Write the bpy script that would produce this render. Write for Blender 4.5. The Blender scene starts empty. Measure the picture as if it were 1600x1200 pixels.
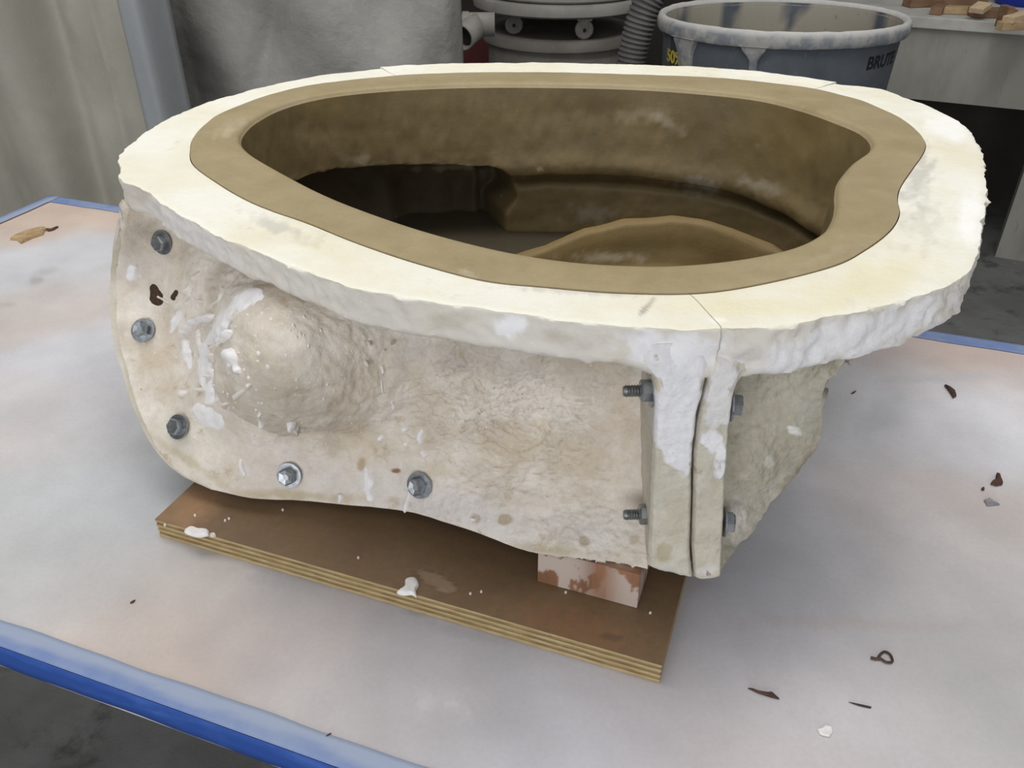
import bpy, bmesh, math, random
import numpy as np
from mathutils import Vector, Quaternion, Matrix

random.seed(7)
rng = np.random.default_rng(7)
sc = bpy.context.scene
C = bpy.context.collection
T = 0.75                       # height of the table top above the floor
CAM_Z = T + 0.50
F = 1300.0                     # focal length in pixels of the 1600 px wide frame
PITCH = math.radians(33.0)
cp, sp = math.cos(PITCH), math.sin(PITCH)

# ------------------------------------------------------------------ camera, light, exposure
cam_d = bpy.data.cameras.new('camera')
cam_d.sensor_width = 36.0
cam_d.lens = 36.0 * F / 1600.0
cam_d.clip_start = 0.02
cam = bpy.data.objects.new('camera', cam_d)
C.objects.link(cam)
cam.location = (0, 0, CAM_Z)
cam.rotation_euler = (math.pi / 2 - PITCH, 0, 0)
sc.camera = cam

world = bpy.data.worlds.new('workshop_air')
sc.world = world
world.use_nodes = True
bg = world.node_tree.nodes['Background']
bg.inputs['Color'].default_value = (0.93, 0.96, 1.0, 1)
bg.inputs['Strength'].default_value = 0.36

def area(name, loc, target, sx, sy, power, col):
    d = bpy.data.lights.new(name, 'AREA')
    d.shape = 'RECTANGLE'; d.size = sx; d.size_y = sy; d.energy = power; d.color = col
    o = bpy.data.objects.new(name, d); C.objects.link(o)
    o.location = loc
    v = Vector(target) - Vector(loc)
    o.rotation_euler = v.to_track_quat('-Z', 'Y').to_euler()
    return o

area('fluorescent_lamp', (-0.55, 0.95, 2.75), (-0.1, 0.85, 0.75), 0.9, 2.2, 23, (1.0, 0.99, 0.96))
area('fluorescent_lamp', (1.1, 1.5, 2.95), (0.7, 1.2, 0.0), 0.4, 2.0, 16, (1.0, 0.99, 0.96))
area('fluorescent_lamp', (-0.6, -0.9, 2.75), (-0.1, 0.6, 0.8), 1.8, 0.5, 6, (0.97, 0.98, 1.0))
area('low_front_fill', (-0.9, -3.0, 1.55), (0.0, 0.9, 0.85), 2.8, 1.7, 62, (0.98, 0.99, 1.0))  # unseen soft fill added behind the camera to brighten the panel and curtain

sc.view_settings.view_transform = 'Standard'
sc.view_settings.look = 'None'
sc.view_settings.gamma = 1
sc.view_settings.use_curve_mapping = False
sc.view_settings.exposure = 0.0

# ------------------------------------------------------------------ geometry helpers
def rays(uv):
    uv = np.atleast_2d(np.asarray(uv, float))
    x = (uv[:, 0] - 800) / F; y = -(uv[:, 1] - 600) / F
    return np.stack([x, cp + y * sp, -sp + y * cp], 1)
def at(u, v, z):               # point at absolute height z seen at (u, v)
    d = rays([(u, v)])[0]; t = (z - CAM_Z) / d[2]
    return np.array([0, 0, CAM_Z]) + d * t
def at_y(u, v, y):
    d = rays([(u, v)])[0]; t = y / d[1]
    return np.array([0, 0, CAM_Z]) + d * t
def proj(P):
    P = np.atleast_2d(np.asarray(P, float)); q = P - np.array([0, 0, CAM_Z])
    zc = q[:, 1] * cp - q[:, 2] * sp; yc = q[:, 1] * sp + q[:, 2] * cp
    return np.stack([800 + F * q[:, 0] / zc, 600 - F * yc / zc], 1)
def depth(P):
    q = np.asarray(P, float) - np.array([0, 0, CAM_Z])
    return q[..., 1] * cp - q[..., 2] * sp

# vectorised gradient noise
_perm = rng.permutation(256); _perm = np.concatenate([_perm, _perm, _perm])
_g = rng.normal(size=(256, 3)); _g /= np.linalg.norm(_g, axis=1)[:, None]
def gnoise(P):
    P = np.asarray(P, float); i = np.floor(P).astype(int); f = P - i; i &= 255
    w = f * f * f * (f * (f * 6 - 15) + 10)
    out = 0
    for dx in (0, 1):
        for dy in (0, 1):
            for dz in (0, 1):
                h = _perm[_perm[_perm[(i[:, 0] + dx) & 255] + ((i[:, 1] + dy) & 255)] + ((i[:, 2] + dz) & 255)]
                g = _g[h]
                dot = g[:, 0] * (f[:, 0] - dx) + g[:, 1] * (f[:, 1] - dy) + g[:, 2] * (f[:, 2] - dz)
                wt = (w[:, 0] if dx else 1 - w[:, 0]) * (w[:, 1] if dy else 1 - w[:, 1]) * (w[:, 2] if dz else 1 - w[:, 2])
                out = out + dot * wt
    return out * 1.5
def fbm(P, scale, octs=4, gain=0.5):
    P = np.asarray(P, float) * scale; a = 1.0; s = 0
    for k in range(octs):
        s = s + a * gnoise(P + 17.3 * k); P = P * 2.03; a *= gain
    return s
def p2(uv):                     # pixel coordinates lifted to 3-D for the noise
    uv = np.atleast_2d(uv); return np.stack([uv[:, 0], uv[:, 1], np.zeros(len(uv))], 1)
def sstep(a, b, x):
    t = np.clip((x - a) / (b - a), 0, 1); return t * t * (3 - 2 * t)

def spline(pts, n, closed=False):
    P = np.asarray(pts, float); m = len(P)
    if closed: Q = np.concatenate([P[-1:], P, P[:2]])
    else: Q = np.concatenate([2 * P[:1] - P[1:2], P, 2 * P[-1:] - P[-2:-1]])
    segs = m if closed else m - 1
    out = []
    for s in range(segs):
        a, b, c, d = Q[s], Q[s + 1], Q[s + 2], Q[s + 3]
        t = np.linspace(0, 1, 24, endpoint=False)[:, None]
        out.append(0.5 * (2 * b + (c - a) * t + (2 * a - 5 * b + 4 * c - d) * t * t + (3 * b - a - 3 * c + d) * t ** 3))
    out = np.concatenate(out + [P[:1] if closed else P[-1:]])
    L = np.concatenate([[0], np.cumsum(np.linalg.norm(np.diff(out, axis=0), axis=1))])
    q = np.linspace(0, L[-1], n)
    return np.stack([np.interp(q, L, out[:, k]) for k in range(P.shape[1])], 1)

# ------------------------------------------------------------------ object helpers
BASE = {}
def thing(name, label, cat, loc, group=None):
    o = bpy.data.objects.new(name, None); C.objects.link(o)
    o.location = loc; o.empty_display_size = 0.05
    o['label'] = label; o['category'] = cat
    if group: o['group'] = group
    BASE[o.name] = np.array(loc, float)
    return o
def tag(o, label, cat, group=None):
    o['label'] = label; o['category'] = cat
    if group: o['group'] = group
    return o
def obj(name, V, Fc, m, parent=None, smooth=True, paint=None, label=None, kind=None, loc=None, sharp=48):
    """one mesh object from world-space vertices"""
    V = np.asarray(V, float)
    if parent is not None: base = BASE[parent.name]
    elif loc is not None: base = np.array(loc, float)
    else: base = np.zeros(3)
    me = bpy.data.meshes.new(name)
    me.from_pydata((V - base).tolist(), [], [tuple(int(i) for i in f) for f in Fc])
    me.materials.append(m)
    if smooth: me.polygons.foreach_set('use_smooth', [True] * len(me.polygons))
    if paint is not None:
        a = me.attributes.new('paint', 'FLOAT_COLOR', 'POINT')
        a.data.foreach_set('color', np.asarray(paint, np.float32).ravel())
    me.update()
    if smooth: me.set_sharp_from_angle(angle=math.radians(sharp))
    o = bpy.data.objects.new(name, me); C.objects.link(o)
    BASE[o.name] = base
    if parent is not None: o.parent = parent
    else: o.location = base
    if label: o['label'] = label
    if kind: o['kind'] = kind
    return o
def grid_faces(ni, nj, wrap_j=False, flip=False):
    i, j = np.meshgrid(np.arange(ni - 1), np.arange(nj if wrap_j else nj - 1), indexing='ij')
    i = i.ravel(); j = j.ravel(); j2 = (j + 1) % nj
    f = np.stack([i * nj + j, i * nj + j2, (i + 1) * nj + j2, (i + 1) * nj + j], 1)
    return f[:, ::-1] if flip else f
def solid(o, th, off=-1.0):
    md = o.modifiers.new('thickness', 'SOLIDIFY'); md.thickness = th; md.offset = off; md.use_even_offset = False
    return o
def bevel(o, w, seg=2):
    md = o.modifiers.new('soft_edge', 'BEVEL'); md.width = w; md.segments = seg; md.limit_method = 'ANGLE'
    return o
BOXF = [(0, 3, 2, 1), (4, 5, 6, 7), (0, 1, 5, 4), (1, 2, 6, 5), (2, 3, 7, 6), (3, 0, 4, 7)]
def boxv(c, size, ax=(1, 0), tilt=0.0, roll=0.0):
    """8 vertices of a box; ax = horizontal direction of its length"""
    ax = np.array([ax[0], ax[1], 0.0]); ax /= np.linalg.norm(ax)
    ay = np.array([-ax[1], ax[0], 0.0]); az = np.array([0, 0, 1.0])
    if tilt:
        ax, az = ax * math.cos(tilt) + az * math.sin(tilt), az * math.cos(tilt) - ax * math.sin(tilt)
    if roll:
        ay, az = ay * math.cos(roll) + az * math.sin(roll), az * math.cos(roll) - ay * math.sin(roll)
    sx, sy, sz = np.array(size) / 2
    c = np.array(c, float)
    return np.array([c + ax * x * sx + ay * y * sy + az * z * sz for z in (-1, 1) for x, y in ((-1, -1), (1, -1), (1, 1), (-1, 1))])
def prism(poly, z0, z1):
    n = len(poly)
    V = [(p[0], p[1], z0) for p in poly] + [(p[0], p[1], z1) for p in poly]
    Fc = [tuple(range(n - 1, -1, -1)), tuple(range(n, 2 * n))] + [(i, (i + 1) % n, n + (i + 1) % n, n + i) for i in range(n)]
    return np.array(V, float), Fc
def lathe(profile, center, n=64, sx=1.0, sy=1.0):
    th = np.linspace(0, 2 * math.pi, n, endpoint=False)
    V = np.concatenate([np.stack([center[0] + r * sx * np.cos(th), center[1] + r * sy * np.sin(th), np.full(n, center[2] + z)], 1) for r, z in profile])
    return V, grid_faces(len(profile), n, True)
def tube(path, radii, n=16, cap=True):
    P = np.asarray(path, float); m = len(P)
    tan = np.gradient(P, axis=0); tan /= np.linalg.norm(tan, axis=1)[:, None]
    up = np.array([0.13, 0.2, 0.97]) if abs(tan[0][2]) < .9 else np.array([1.0, 0.1, 0])
    V = []
    for k in range(m):
        a = np.cross(tan[k], up); a /= np.linalg.norm(a); b = np.cross(a, tan[k])
        th = np.linspace(0, 2 * math.pi, n, endpoint=False)
        r = radii[k] if hasattr(radii, '__len__') else radii
        V.append(P[k] + r * (np.cos(th)[:, None] * a + np.sin(th)[:, None] * b))
    V = np.concatenate(V); Fc = grid_faces(m, n, True).tolist()
    if cap: Fc += [tuple(range(n)), tuple(range((m - 1) * n + n - 1, (m - 1) * n - 1, -1))]
    return V, Fc
def join(*parts):
    V = []; Fc = []; k = 0
    for v, f in parts:
        V.append(np.asarray(v, float)); Fc += [tuple(int(i) + k for i in q) for q in f]; k += len(v)
    return np.concatenate(V), Fc

# ------------------------------------------------------------------ materials
def lin(r, g, b, k=1.0):
    f = lambda c: (c / 255 / 12.92 if c <= 10.3 else ((c / 255 + 0.055) / 1.055) ** 2.4)
    return (f(r) * k, f(g) * k, f(b) * k, 1.0)
def mat(name, c1, c2=None, scale=8.0, lohi=(0.35, 0.65), rough=0.8, metal=0.0, bumps=(), spots=(), paint=False,
        stretch=None, spec=0.3, trans=0.0, detail=6.0, grain=()):
    m = bpy.data.materials.new(name); m.use_nodes = True
    nt = m.node_tree; N = nt.nodes; L = nt.links
    b = N['Principled BSDF']
    b.inputs['Roughness'].default_value = rough; b.inputs['Metallic'].default_value = metal
    b.inputs['Specular IOR Level'].default_value = spec
    if trans: b.inputs['Transmission Weight'].default_value = trans
    tc = N.new('ShaderNodeTexCoord'); src = tc.outputs['Object']
    if stretch:
        mp = N.new('ShaderNodeMapping'); mp.inputs['Scale'].default_value = stretch
        L.new(src, mp.inputs['Vector']); src = mp.outputs['Vector']
    def noise(s, d=6.0, ro=0.6):
        n = N.new('ShaderNodeTexNoise'); n.inputs['Scale'].default_value = s; n.inputs['Detail'].default_value = d
        n.inputs['Roughness'].default_value = ro; L.new(src, n.inputs['Vector']); return n.outputs['Fac']
    def ramp(x, lo, hi):
        r = N.new('ShaderNodeMapRange'); r.interpolation_type = 'SMOOTHSTEP'
        r.inputs['From Min'].default_value = lo; r.inputs['From Max'].default_value = hi
        L.new(x, r.inputs['Value']); return r.outputs['Result']
    def mix(f, a, c):
        x = N.new('ShaderNodeMix'); x.data_type = 'RGBA'
        if hasattr(f, 'node'): L.new(f, x.inputs[0])
        else: x.inputs[0].default_value = f
        for k, q in ((6, a), (7, c)):
            if hasattr(q, 'node'): L.new(q, x.inputs[k])
            else: x.inputs[k].default_value = q
        return x.outputs[2]
    col = c1
    if c2: col = mix(ramp(noise(scale, detail), *lohi), c1, c2)
    if paint:
        at_ = N.new('ShaderNodeAttribute'); at_.attribute_name = 'paint'
        fac = at_.outputs['Alpha']
        col = mix(fac, col, at_.outputs['Color'])
    for s, lo, hi, c in spots: col = mix(ramp(noise(s, 8.0, 0.65), lo, hi), col, c)
    for s, amt in grain:
        x = N.new('ShaderNodeMix'); x.data_type = 'RGBA'; x.blend_type = 'MULTIPLY'; x.inputs[0].default_value = amt
        g_ = N.new('ShaderNodeMapRange'); g_.inputs['From Min'].default_value = 0.3; g_.inputs['From Max'].default_value = 0.7
        g_.inputs['To Min'].default_value = 0.55; g_.inputs['To Max'].default_value = 1.25; g_.clamp = False
        L.new(noise(s, 5.0, 0.6), g_.inputs['Value'])
        if hasattr(col, 'node'): L.new(col, x.inputs[6])
        else: x.inputs[6].default_value = col
        L.new(g_.outputs['Result'], x.inputs[7]); col = x.outputs[2]
    if hasattr(col, 'node'): L.new(col, b.inputs['Base Color'])
    else: b.inputs['Base Color'].default_value = col
    prev = None
    for s, st, dist in bumps:
        bp = N.new('ShaderNodeBump'); bp.inputs['Strength'].default_value = st; bp.inputs['Distance'].default_value = dist
        L.new(noise(s, 8.0, 0.65), bp.inputs['Height'])
        if prev is not None: L.new(prev, bp.inputs['Normal'])
        prev = bp.outputs['Normal']
    if prev is not None: L.new(prev, b.inputs['Normal'])
    return m

M_rim = mat('cream_plaster', lin(238, 235, 223), lin(228, 221, 196), 9, (0.35, 0.75), 0.75, bumps=((60, 0.35, 0.004), (260, 0.25, 0.0015)),
            spots=((38, 0.60, 0.76, lin(214, 209, 196)), (16, 0.58, 0.80, lin(232, 224, 194)), (90, 0.66, 0.76, lin(240, 238, 230))), paint=True)
M_panel = mat('old_plaster', lin(234, 226, 215), lin(212, 200, 183), 22, (0.35, 0.65), 0.8,
              bumps=((70, 0.5, 0.004), (230, 0.5, 0.0022), (700, 0.3, 0.0008)), paint=True,
              spots=((48, 0.58, 0.74, lin(192, 175, 148)), (120, 0.64, 0.76, lin(234, 228, 220)), (300, 0.73, 0.80, lin(120, 100, 82))), grain=((34, 0.16), (140, 0.14), (420, .10)))
M_fin = mat('flange_plaster', lin(202, 195, 176), lin(214, 208, 194), 26, (0.35, 0.65), 0.8,
            bumps=((80, 0.5, 0.004), (300, 0.5, 0.002)), paint=True,
            spots=((60, 0.63, 0.74, lin(172, 160, 138)), (300, 0.72, 0.80, lin(120, 108, 90))), grain=((50, 0.14), (220, 0.12)))
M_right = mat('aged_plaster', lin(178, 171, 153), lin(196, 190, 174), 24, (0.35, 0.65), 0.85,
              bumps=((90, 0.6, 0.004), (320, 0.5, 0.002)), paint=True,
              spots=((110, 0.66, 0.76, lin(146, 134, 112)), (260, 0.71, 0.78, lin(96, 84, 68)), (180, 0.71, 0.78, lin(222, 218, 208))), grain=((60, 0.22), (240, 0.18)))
M_shell = mat('shell_plaster', lin(205, 198, 184), lin(190, 180, 164), 20, rough=0.85, bumps=((60, 0.6, 0.005),))
M_white = mat('fresh_plaster', lin(236, 234, 234), lin(224, 221, 219), 90, rough=0.7, bumps=((200, 0.35, 0.0012),))
M_drip = mat('dried_drip', lin(228, 223, 216), lin(212, 204, 194), 60, rough=0.65, bumps=((300, 0.2, 0.0006),))
M_brown = mat('rust_crust', lin(78, 58, 44), lin(60, 44, 34), 300, rough=0.9, bumps=((600, 0.5, 0.0006),))
M_liner = mat('tan_rubber', lin(164, 148, 114), lin(154, 138, 103), 14, (0.35, 0.7), 0.55, spec=0.35,
              bumps=((45, 0.3, 0.003), (400, 0.2, 0.0006)), paint=True, spots=((26, 0.66, 0.80, lin(180, 168, 142)),), grain=((13, 0.16), (60, 0.14), (300, 0.08)))
M_zinc = mat('zinc_steel', lin(168, 172, 176), lin(142, 146, 150), 200, rough=0.34, metal=0.92, bumps=((500, 0.12, 0.0004),))
M_thread = mat('threaded_steel', lin(150, 152, 152), lin(120, 122, 122), 300, rough=0.42, metal=0.9)
M_table = mat('sprayed_tabletop', lin(205, 205, 208), None, rough=0.5, spec=0.35, paint=True,
              bumps=((90, 0.05, 0.002),), grain=((260, 0.10), (30, 0.10), (9, 0.12)), spots=((420, 0.76, 0.82, lin(150, 142, 136)), (11, 0.62, 0.85, lin(214, 212, 214))))
M_tape_top = mat('dusty_blue_tape', lin(140, 154, 184), lin(104, 128, 180), 14, (0.3, 0.7), 0.6, paint=True, bumps=((150, 0.1, 0.001),))
M_tape_edge = mat('blue_masking_tape', lin(44, 82, 160), lin(70, 108, 186), 18, (0.45, 0.75), 0.6, bumps=((80, 0.25, 0.002),), stretch=(1, 1, 3))
M_tableside = mat('white_laminate', lin(200, 198, 200), lin(180, 178, 178), 20, rough=0.5)
M_ply_top = mat('brown_plywood_face', lin(128, 104, 78), lin(116, 93, 69), 12, (0.3, 0.7), 0.42, spec=0.4, paint=True,
                bumps=((240, 0.15, 0.0008),), grain=((20, 0.2), (160, 0.15)), spots=((30, 0.62, 0.78, lin(140, 112, 84)), (700, 0.75, 0.80, lin(190, 172, 150))))
M_ply_a = mat('light_ply', lin(188, 168, 128), lin(168, 146, 104), 60, rough=0.75, stretch=(1, 1, 6), bumps=((300, 0.4, 0.001),))
M_ply_b = mat('dark_ply', lin(160, 138, 98), lin(132, 110, 76), 60, rough=0.75, stretch=(1, 1, 6), bumps=((300, 0.4, 0.001),))
M_block = mat('red_wood', lin(150, 110, 84), lin(126, 90, 66), 60, rough=0.75, stretch=(1, 1, 0.15), bumps=((200, 0.3, 0.001),),
              paint=True, spots=())
M_steel = mat('grey_metal_leg', lin(120, 120, 118), lin(100, 100, 98), 20, rough=0.5, metal=0.4)
M_floor = mat('stained_concrete', lin(122, 122, 121), lin(104, 103, 102), 4, (0.35, 0.65), 0.8,
              spots=((9, 0.52, 0.68, lin(84, 83, 81)), (22, 0.60, 0.76, lin(140, 139, 138))), bumps=((30, 0.3, 0.006),))
M_wall = mat('dark_wall', lin(76, 73, 68), lin(64, 61, 57), 3, rough=0.9)
M_sidewall = mat('grey_side_wall', lin(150, 149, 145), lin(138, 137, 133), 3, rough=0.9)
M_tarp = mat('dusty_plastic_sheet', lin(172, 169, 156), lin(160, 157, 146), 6, rough=0.6, paint=True, spots=((60, 0.70, 0.78, lin(122, 119, 110)),), grain=((7, 0.14), (200, 0.08)),
             bumps=((25, 0.15, 0.006),))
M_cloth = mat('grey_drop_cloth', lin(164, 162, 157), lin(152, 150, 145), 5, rough=0.9, bumps=((14, 0.5, 0.012), (50, 0.3, 0.004)), spots=((12, 0.58, 0.85, lin(158, 156, 151)),), grain=((8, 0.14), (60, 0.10), (300, 0.08)))
M_drum = mat('dusty_grey_drum', lin(150, 145, 137), lin(132, 127, 120), 7, rough=0.85, spots=((40, 0.64, 0.75, lin(168, 164, 156)),), bumps=((60, 0.2, 0.002),))
M_dollytop = mat('dusty_dolly', lin(166, 163, 156), lin(150, 147, 140), 10, rough=0.85, spots=((30, 0.62, 0.75, lin(178, 176, 170)),))
M_caster = mat('caster_grey', lin(168, 163, 154), lin(148, 143, 134), 30, rough=0.6)
M_dark = mat('dark_rubber', lin(62, 60, 57), lin(50, 48, 46), 30, rough=0.7)
M_hose = mat('grey_hose', lin(112, 111, 108), lin(92, 91, 88), 14, rough=0.7, spots=((40, 0.6, 0.75, lin(132, 130, 126)),))
M_pvc = mat('dusty_pvc', lin(172, 168, 160), lin(154, 150, 142), 20, rough=0.6)
M_red = mat('red_paint', lin(128, 72, 70), lin(112, 62, 60), 10, rough=0.7)
M_can = mat('blue_grey_plastic', lin(98, 104, 110), lin(86, 92, 99), 10, rough=0.6, paint=True,
            spots=((70, 0.60, 0.74, lin(118, 122, 128)), (300, 0.69, 0.76, lin(156, 158, 160))), bumps=((50, 0.2, 0.003),))
M_canlip = mat('plaster_dusted_lip', lin(136, 140, 146), lin(178, 176, 172), 24, (0.40, 0.62), 0.8, bumps=((60, 0.4, 0.003),), paint=True)
M_text_dark = mat('dark_letters', lin(34, 38, 44), rough=0.7)
M_text_yellow = mat('yellow_letters', lin(206, 190, 84), lin(180, 164, 70), 60, rough=0.7)
M_label = mat('dark_label', lin(70, 76, 70), lin(58, 63, 58), 60, rough=0.7)
M_bench = mat('dusty_bench', lin(160, 158, 150), lin(140, 138, 130), 7, rough=0.85, stretch=(1, 1, 0.35),
              spots=((18, 0.6, 0.75, lin(124, 121, 112)), (40, 0.66, 0.76, lin(176, 174, 168))))
M_benchtop = mat('bench_top', lin(190, 187, 180), lin(172, 169, 162), 10, rough=0.85)
M_wood = [mat('scrap_wood', lin(186, 160, 124), lin(166, 138, 102), 40, rough=0.75, stretch=(0.3, 1, 1), bumps=((120, 0.3, 0.001),)),
          mat('brown_scrap_wood', lin(140, 110, 84), lin(118, 92, 70), 40, rough=0.75, stretch=(0.3, 1, 1), bumps=((120, 0.3, 0.001),)),
          mat('pale_scrap_wood', lin(206, 182, 150), lin(190, 164, 130), 40, rough=0.75, stretch=(0.3, 1, 1))]
M_blue = mat('blue_plastic', lin(28, 52, 150), lin(24, 44, 128), 8, rough=0.4)
M_splinter = mat('splintered_wood', lin(186, 160, 122), lin(164, 138, 104), 120, rough=0.8)
M_scrapdark = mat('dark_debris', lin(96, 70, 58), lin(70, 54, 48), 200, rough=0.8)
M_gel = mat('dried_grey_resin', lin(150, 148, 152), lin(132, 131, 136), 200, rough=0.2, spec=0.6)

# ------------------------------------------------------------------ room
def structure(o): o['kind'] = 'structure'; return o
structure(obj('floor', [(-3.2, -2.2, 0), (3.6, -2.2, 0), (3.6, 4.6, 0), (-3.2, 4.6, 0)], [(0, 1, 2, 3)], M_floor, smooth=False))
structure(obj('wall_back', boxv((0.2, 4.65, 1.6), (6.8, 0.1, 3.2)), BOXF, M_wall, smooth=False))

structure(obj('wall_left', boxv((-3.2, 1.2, 1.6), (0.1, 7.0, 3.2)), BOXF, M_sidewall, smooth=False))
structure(obj('wall_right', boxv((3.6, 1.2, 1.6), (0.1, 7.0, 3.2)), BOXF, M_sidewall, smooth=False))

# ------------------------------------------------------------------ work table
e1 = np.array([0.94071, -0.33922, 0]); e2 = np.array([0.33922, 0.94071, 0])
tc0 = at(0, 1010, T); tc0 = np.array([tc0[0], tc0[1], 0.0])
far_corner = at(80, 307, T); far_corner[2] = 0
A0 = far_corner - e2 * 0.749                       # near left corner
TL, TW = 1.83, 0.749
def tp(s, w, z): return A0 + e1 * s + e2 * w + np.array([0, 0, z])
table = thing('work_table', 'work table with a grey and pink sprayed top edged in blue masking tape', 'table', tuple(tp(TL / 2, TW / 2, 0)))
# sprayed colours of the paint on the table top
SAMP = [(60, 420, 208, 208, 212), (130, 330, 208, 188, 174), (40, 500, 202, 192, 187), (100, 560, 216, 216, 222), (60, 650, 206, 197, 194),
        (120, 750, 203, 205, 208), (60, 850, 192, 192, 192), (200, 900, 190, 191, 194), (90, 940, 208, 208, 210), (170, 1010, 208, 183, 164),
        (330, 1060, 202, 181, 167), (450, 1040, 186, 177, 173), (560, 960, 172, 170, 177), (650, 1000, 172, 169, 175), (700, 1080, 178, 178, 186),
        (560, 1130, 190, 183, 180), (900, 1130, 194, 192, 198), (1100, 1140, 194, 185, 187), (1250, 1100, 200, 192, 192), (1300, 1020, 207, 205, 207),
        (1400, 950, 195, 187, 186), (1250, 950, 207, 207, 213), (1500, 880, 202, 202, 205), (1450, 800, 207, 192, 186), (1540, 790, 207, 194, 187),
        (1380, 620, 246, 246, 250), (1550, 640, 244, 244, 250), (1330, 700, 240, 240, 246), (1480, 700, 214, 212, 216), (1480, 570, 208, 192, 184),
        (1560, 560, 210, 192, 184), (1400, 580, 222, 220, 225), (1430, 540, 208, 186, 173), (1550, 1100, 192, 188, 189), (1300, 1170, 188, 178, 181),
        (1550, 1180, 187, 184, 185), (150, 620, 208, 208, 214), (300, 850, 186, 189, 194), (1250, 800, 222, 222, 228), (1180, 960, 198, 198, 205),
        (900, 700, 205, 204, 207), (700, 500, 205, 200, 200), (1000, 400, 208, 195, 188), (350, 300, 205, 190, 182)]
Ssw = []; Scol = []
for u, v, r, g, b in SAMP:
    p = at(u, v, T); Ssw.append(p[:2]); Scol.append(lin(r, g, b)[:3])
Ssw = np.array(Ssw); Scol = np.array(Scol)
def spray(P):
    Q = np.asarray(P)[:, :2].copy()
    Pz = np.c_[Q, np.zeros(len(Q))]
    Q = Q + np.stack([fbm(Pz, 7, 3), fbm(Pz + 31.7, 7, 3)], 1) * 0.05
    d2 = ((Q[:, None, :] - Ssw[None]) ** 2).sum(2)
    w = np.exp(-d2 / (2 * 0.055 ** 2)) + 1e-5 / (d2 + 0.02)
    c = (w[:, :, None] * Scol[None]).sum(1) / w.sum(1)[:, None]
    n = fbm(Pz, 16, 4)[:, None] * 0.06 + fbm(Pz + 5, 5, 4)[:, None] * 0.09
    return np.c_[np.clip(c * 1.0 * (1 + n), 0, 1), np.ones(len(Q))]
ns, nw = 420, 180
S, W = np.meshgrid(np.linspace(0, TL, ns), np.linspace(0, TW, nw), indexing='ij')
V = A0 + S.ravel()[:, None] * e1 + W.ravel()[:, None] * e2 + np.array([0, 0, T])
pt = spray(V)
uv = proj(V)
def blot(pt, uv, cx, cy, rx, ry, rot, col, amt, soft=0.5, brk=0.0, bs=0.05):
    """a stain painted where the photograph shows one"""
    dx = uv[:, 0] - cx; dy = uv[:, 1] - cy; c, s = math.cos(rot), math.sin(rot)
    q = np.sqrt(((dx * c + dy * s) / rx) ** 2 + ((-dx * s + dy * c) / ry) ** 2)
    if brk: q = q + brk * fbm(p2(uv) + cx, bs, 4)
    k = amt * (1 - sstep(1 - soft, 1 + soft * 0.3, q))
    col = np.array(lin(*col)[:3])
    a0 = pt[:, 3]; a1 = k + a0 * (1 - k)
    pt[:, :3] = np.where((a1 > 1e-4)[:, None], (col * k[:, None] + pt[:, :3] * (a0 * (1 - k))[:, None]) / np.maximum(a1, 1e-4)[:, None], pt[:, :3])
    pt[:, 3] = a1
blot(pt, uv, 57, 438, 16, 8, -.2, (166, 162, 162), .7, .9, .3)
blot(pt, uv, 72, 424, 22, 8, -.1, (182, 176, 175), .6, .9, .3)
blot(pt, uv, 10, 476, 22, 5, 0, (176, 168, 165), .6, .9, .3)
blot(pt, uv, 740, 990, 90, 10, .25, (158, 156, 162), .5, .8, .4)
blot(pt, uv, 480, 900, 110, 26, .1, (164, 164, 168), .55, .9, .5)
blot(pt, uv, 1480, 590, 130, 8, -.05, (208, 207, 211), .55, .9, .3)
blot(pt, uv, 1375, 655, 30, 50, .8, (208, 208, 213), .5, .9, .3)
blot(pt, uv, 1345, 975, 260, 14, .03, (190, 176, 172), .35, .9, .5)
obj('sprayed_top', V, grid_faces(ns, nw, flip=True), M_table, table, paint=pt)
def slab(s0, s1, w0, w1, z0, z1):
    P = [tp(s0, w0, 0), tp(s1, w0, 0), tp(s1, w1, 0), tp(s0, w1, 0)]
    return prism(P, z0, z1)
obj('table_core', *slab(0.001, TL - .001, 0.001, TW - .001, T - 0.028, T - 0.0006), M_tableside, table, smooth=False)
# tape: strip on the top and strip on the edge
def strip(fs, n, k, m, name, dust):
    t = np.linspace(0, 1, n); q = np.linspace(0, 1, k)
    V = np.array([fs(a, b) for a in t for b in q])
    Pz = V * 1.0
    pt_ = np.zeros((len(V), 4))
    if dust:
        qq = np.tile(q, n)
        pt_[:, :3] = lin(160, 170, 190)[:3]
        pt_[:, 3] = np.clip(sstep(0.25, 0.55, qq + 0.35 * fbm(Pz, 12, 3)) * 0.8, 0, 1)
    o = obj(name, V, grid_faces(n, k), m, table, paint=pt_)
    return solid(o, 0.0006, 1.0)
wob = lambda s: 0.0005 * math.sin(s * 37) + 0.0003 * math.sin(s * 91)
strip(lambda a, b: tp(a * TL, b * (0.0195 + wob(a * TL)), T + 0.0007), 160, 7, M_tape_top, 'tape_top_strip', True)
strip(lambda a, b: tp(a * TL, TW - b * (0.0215 + wob(a * TL)), T + 0.0007), 160, 7, M_tape_top, 'tape_top_strip', False)
strip(lambda a, b: tp(b * (0.02 + wob(a)), a * TW, T + 0.0016), 60, 7, M_tape_top, 'tape_top_strip', True)
strip(lambda a, b: tp(TL - b * 0.02, a * TW, T + 0.0016), 60, 7, M_tape_top, 'tape_top_strip', True)
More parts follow.
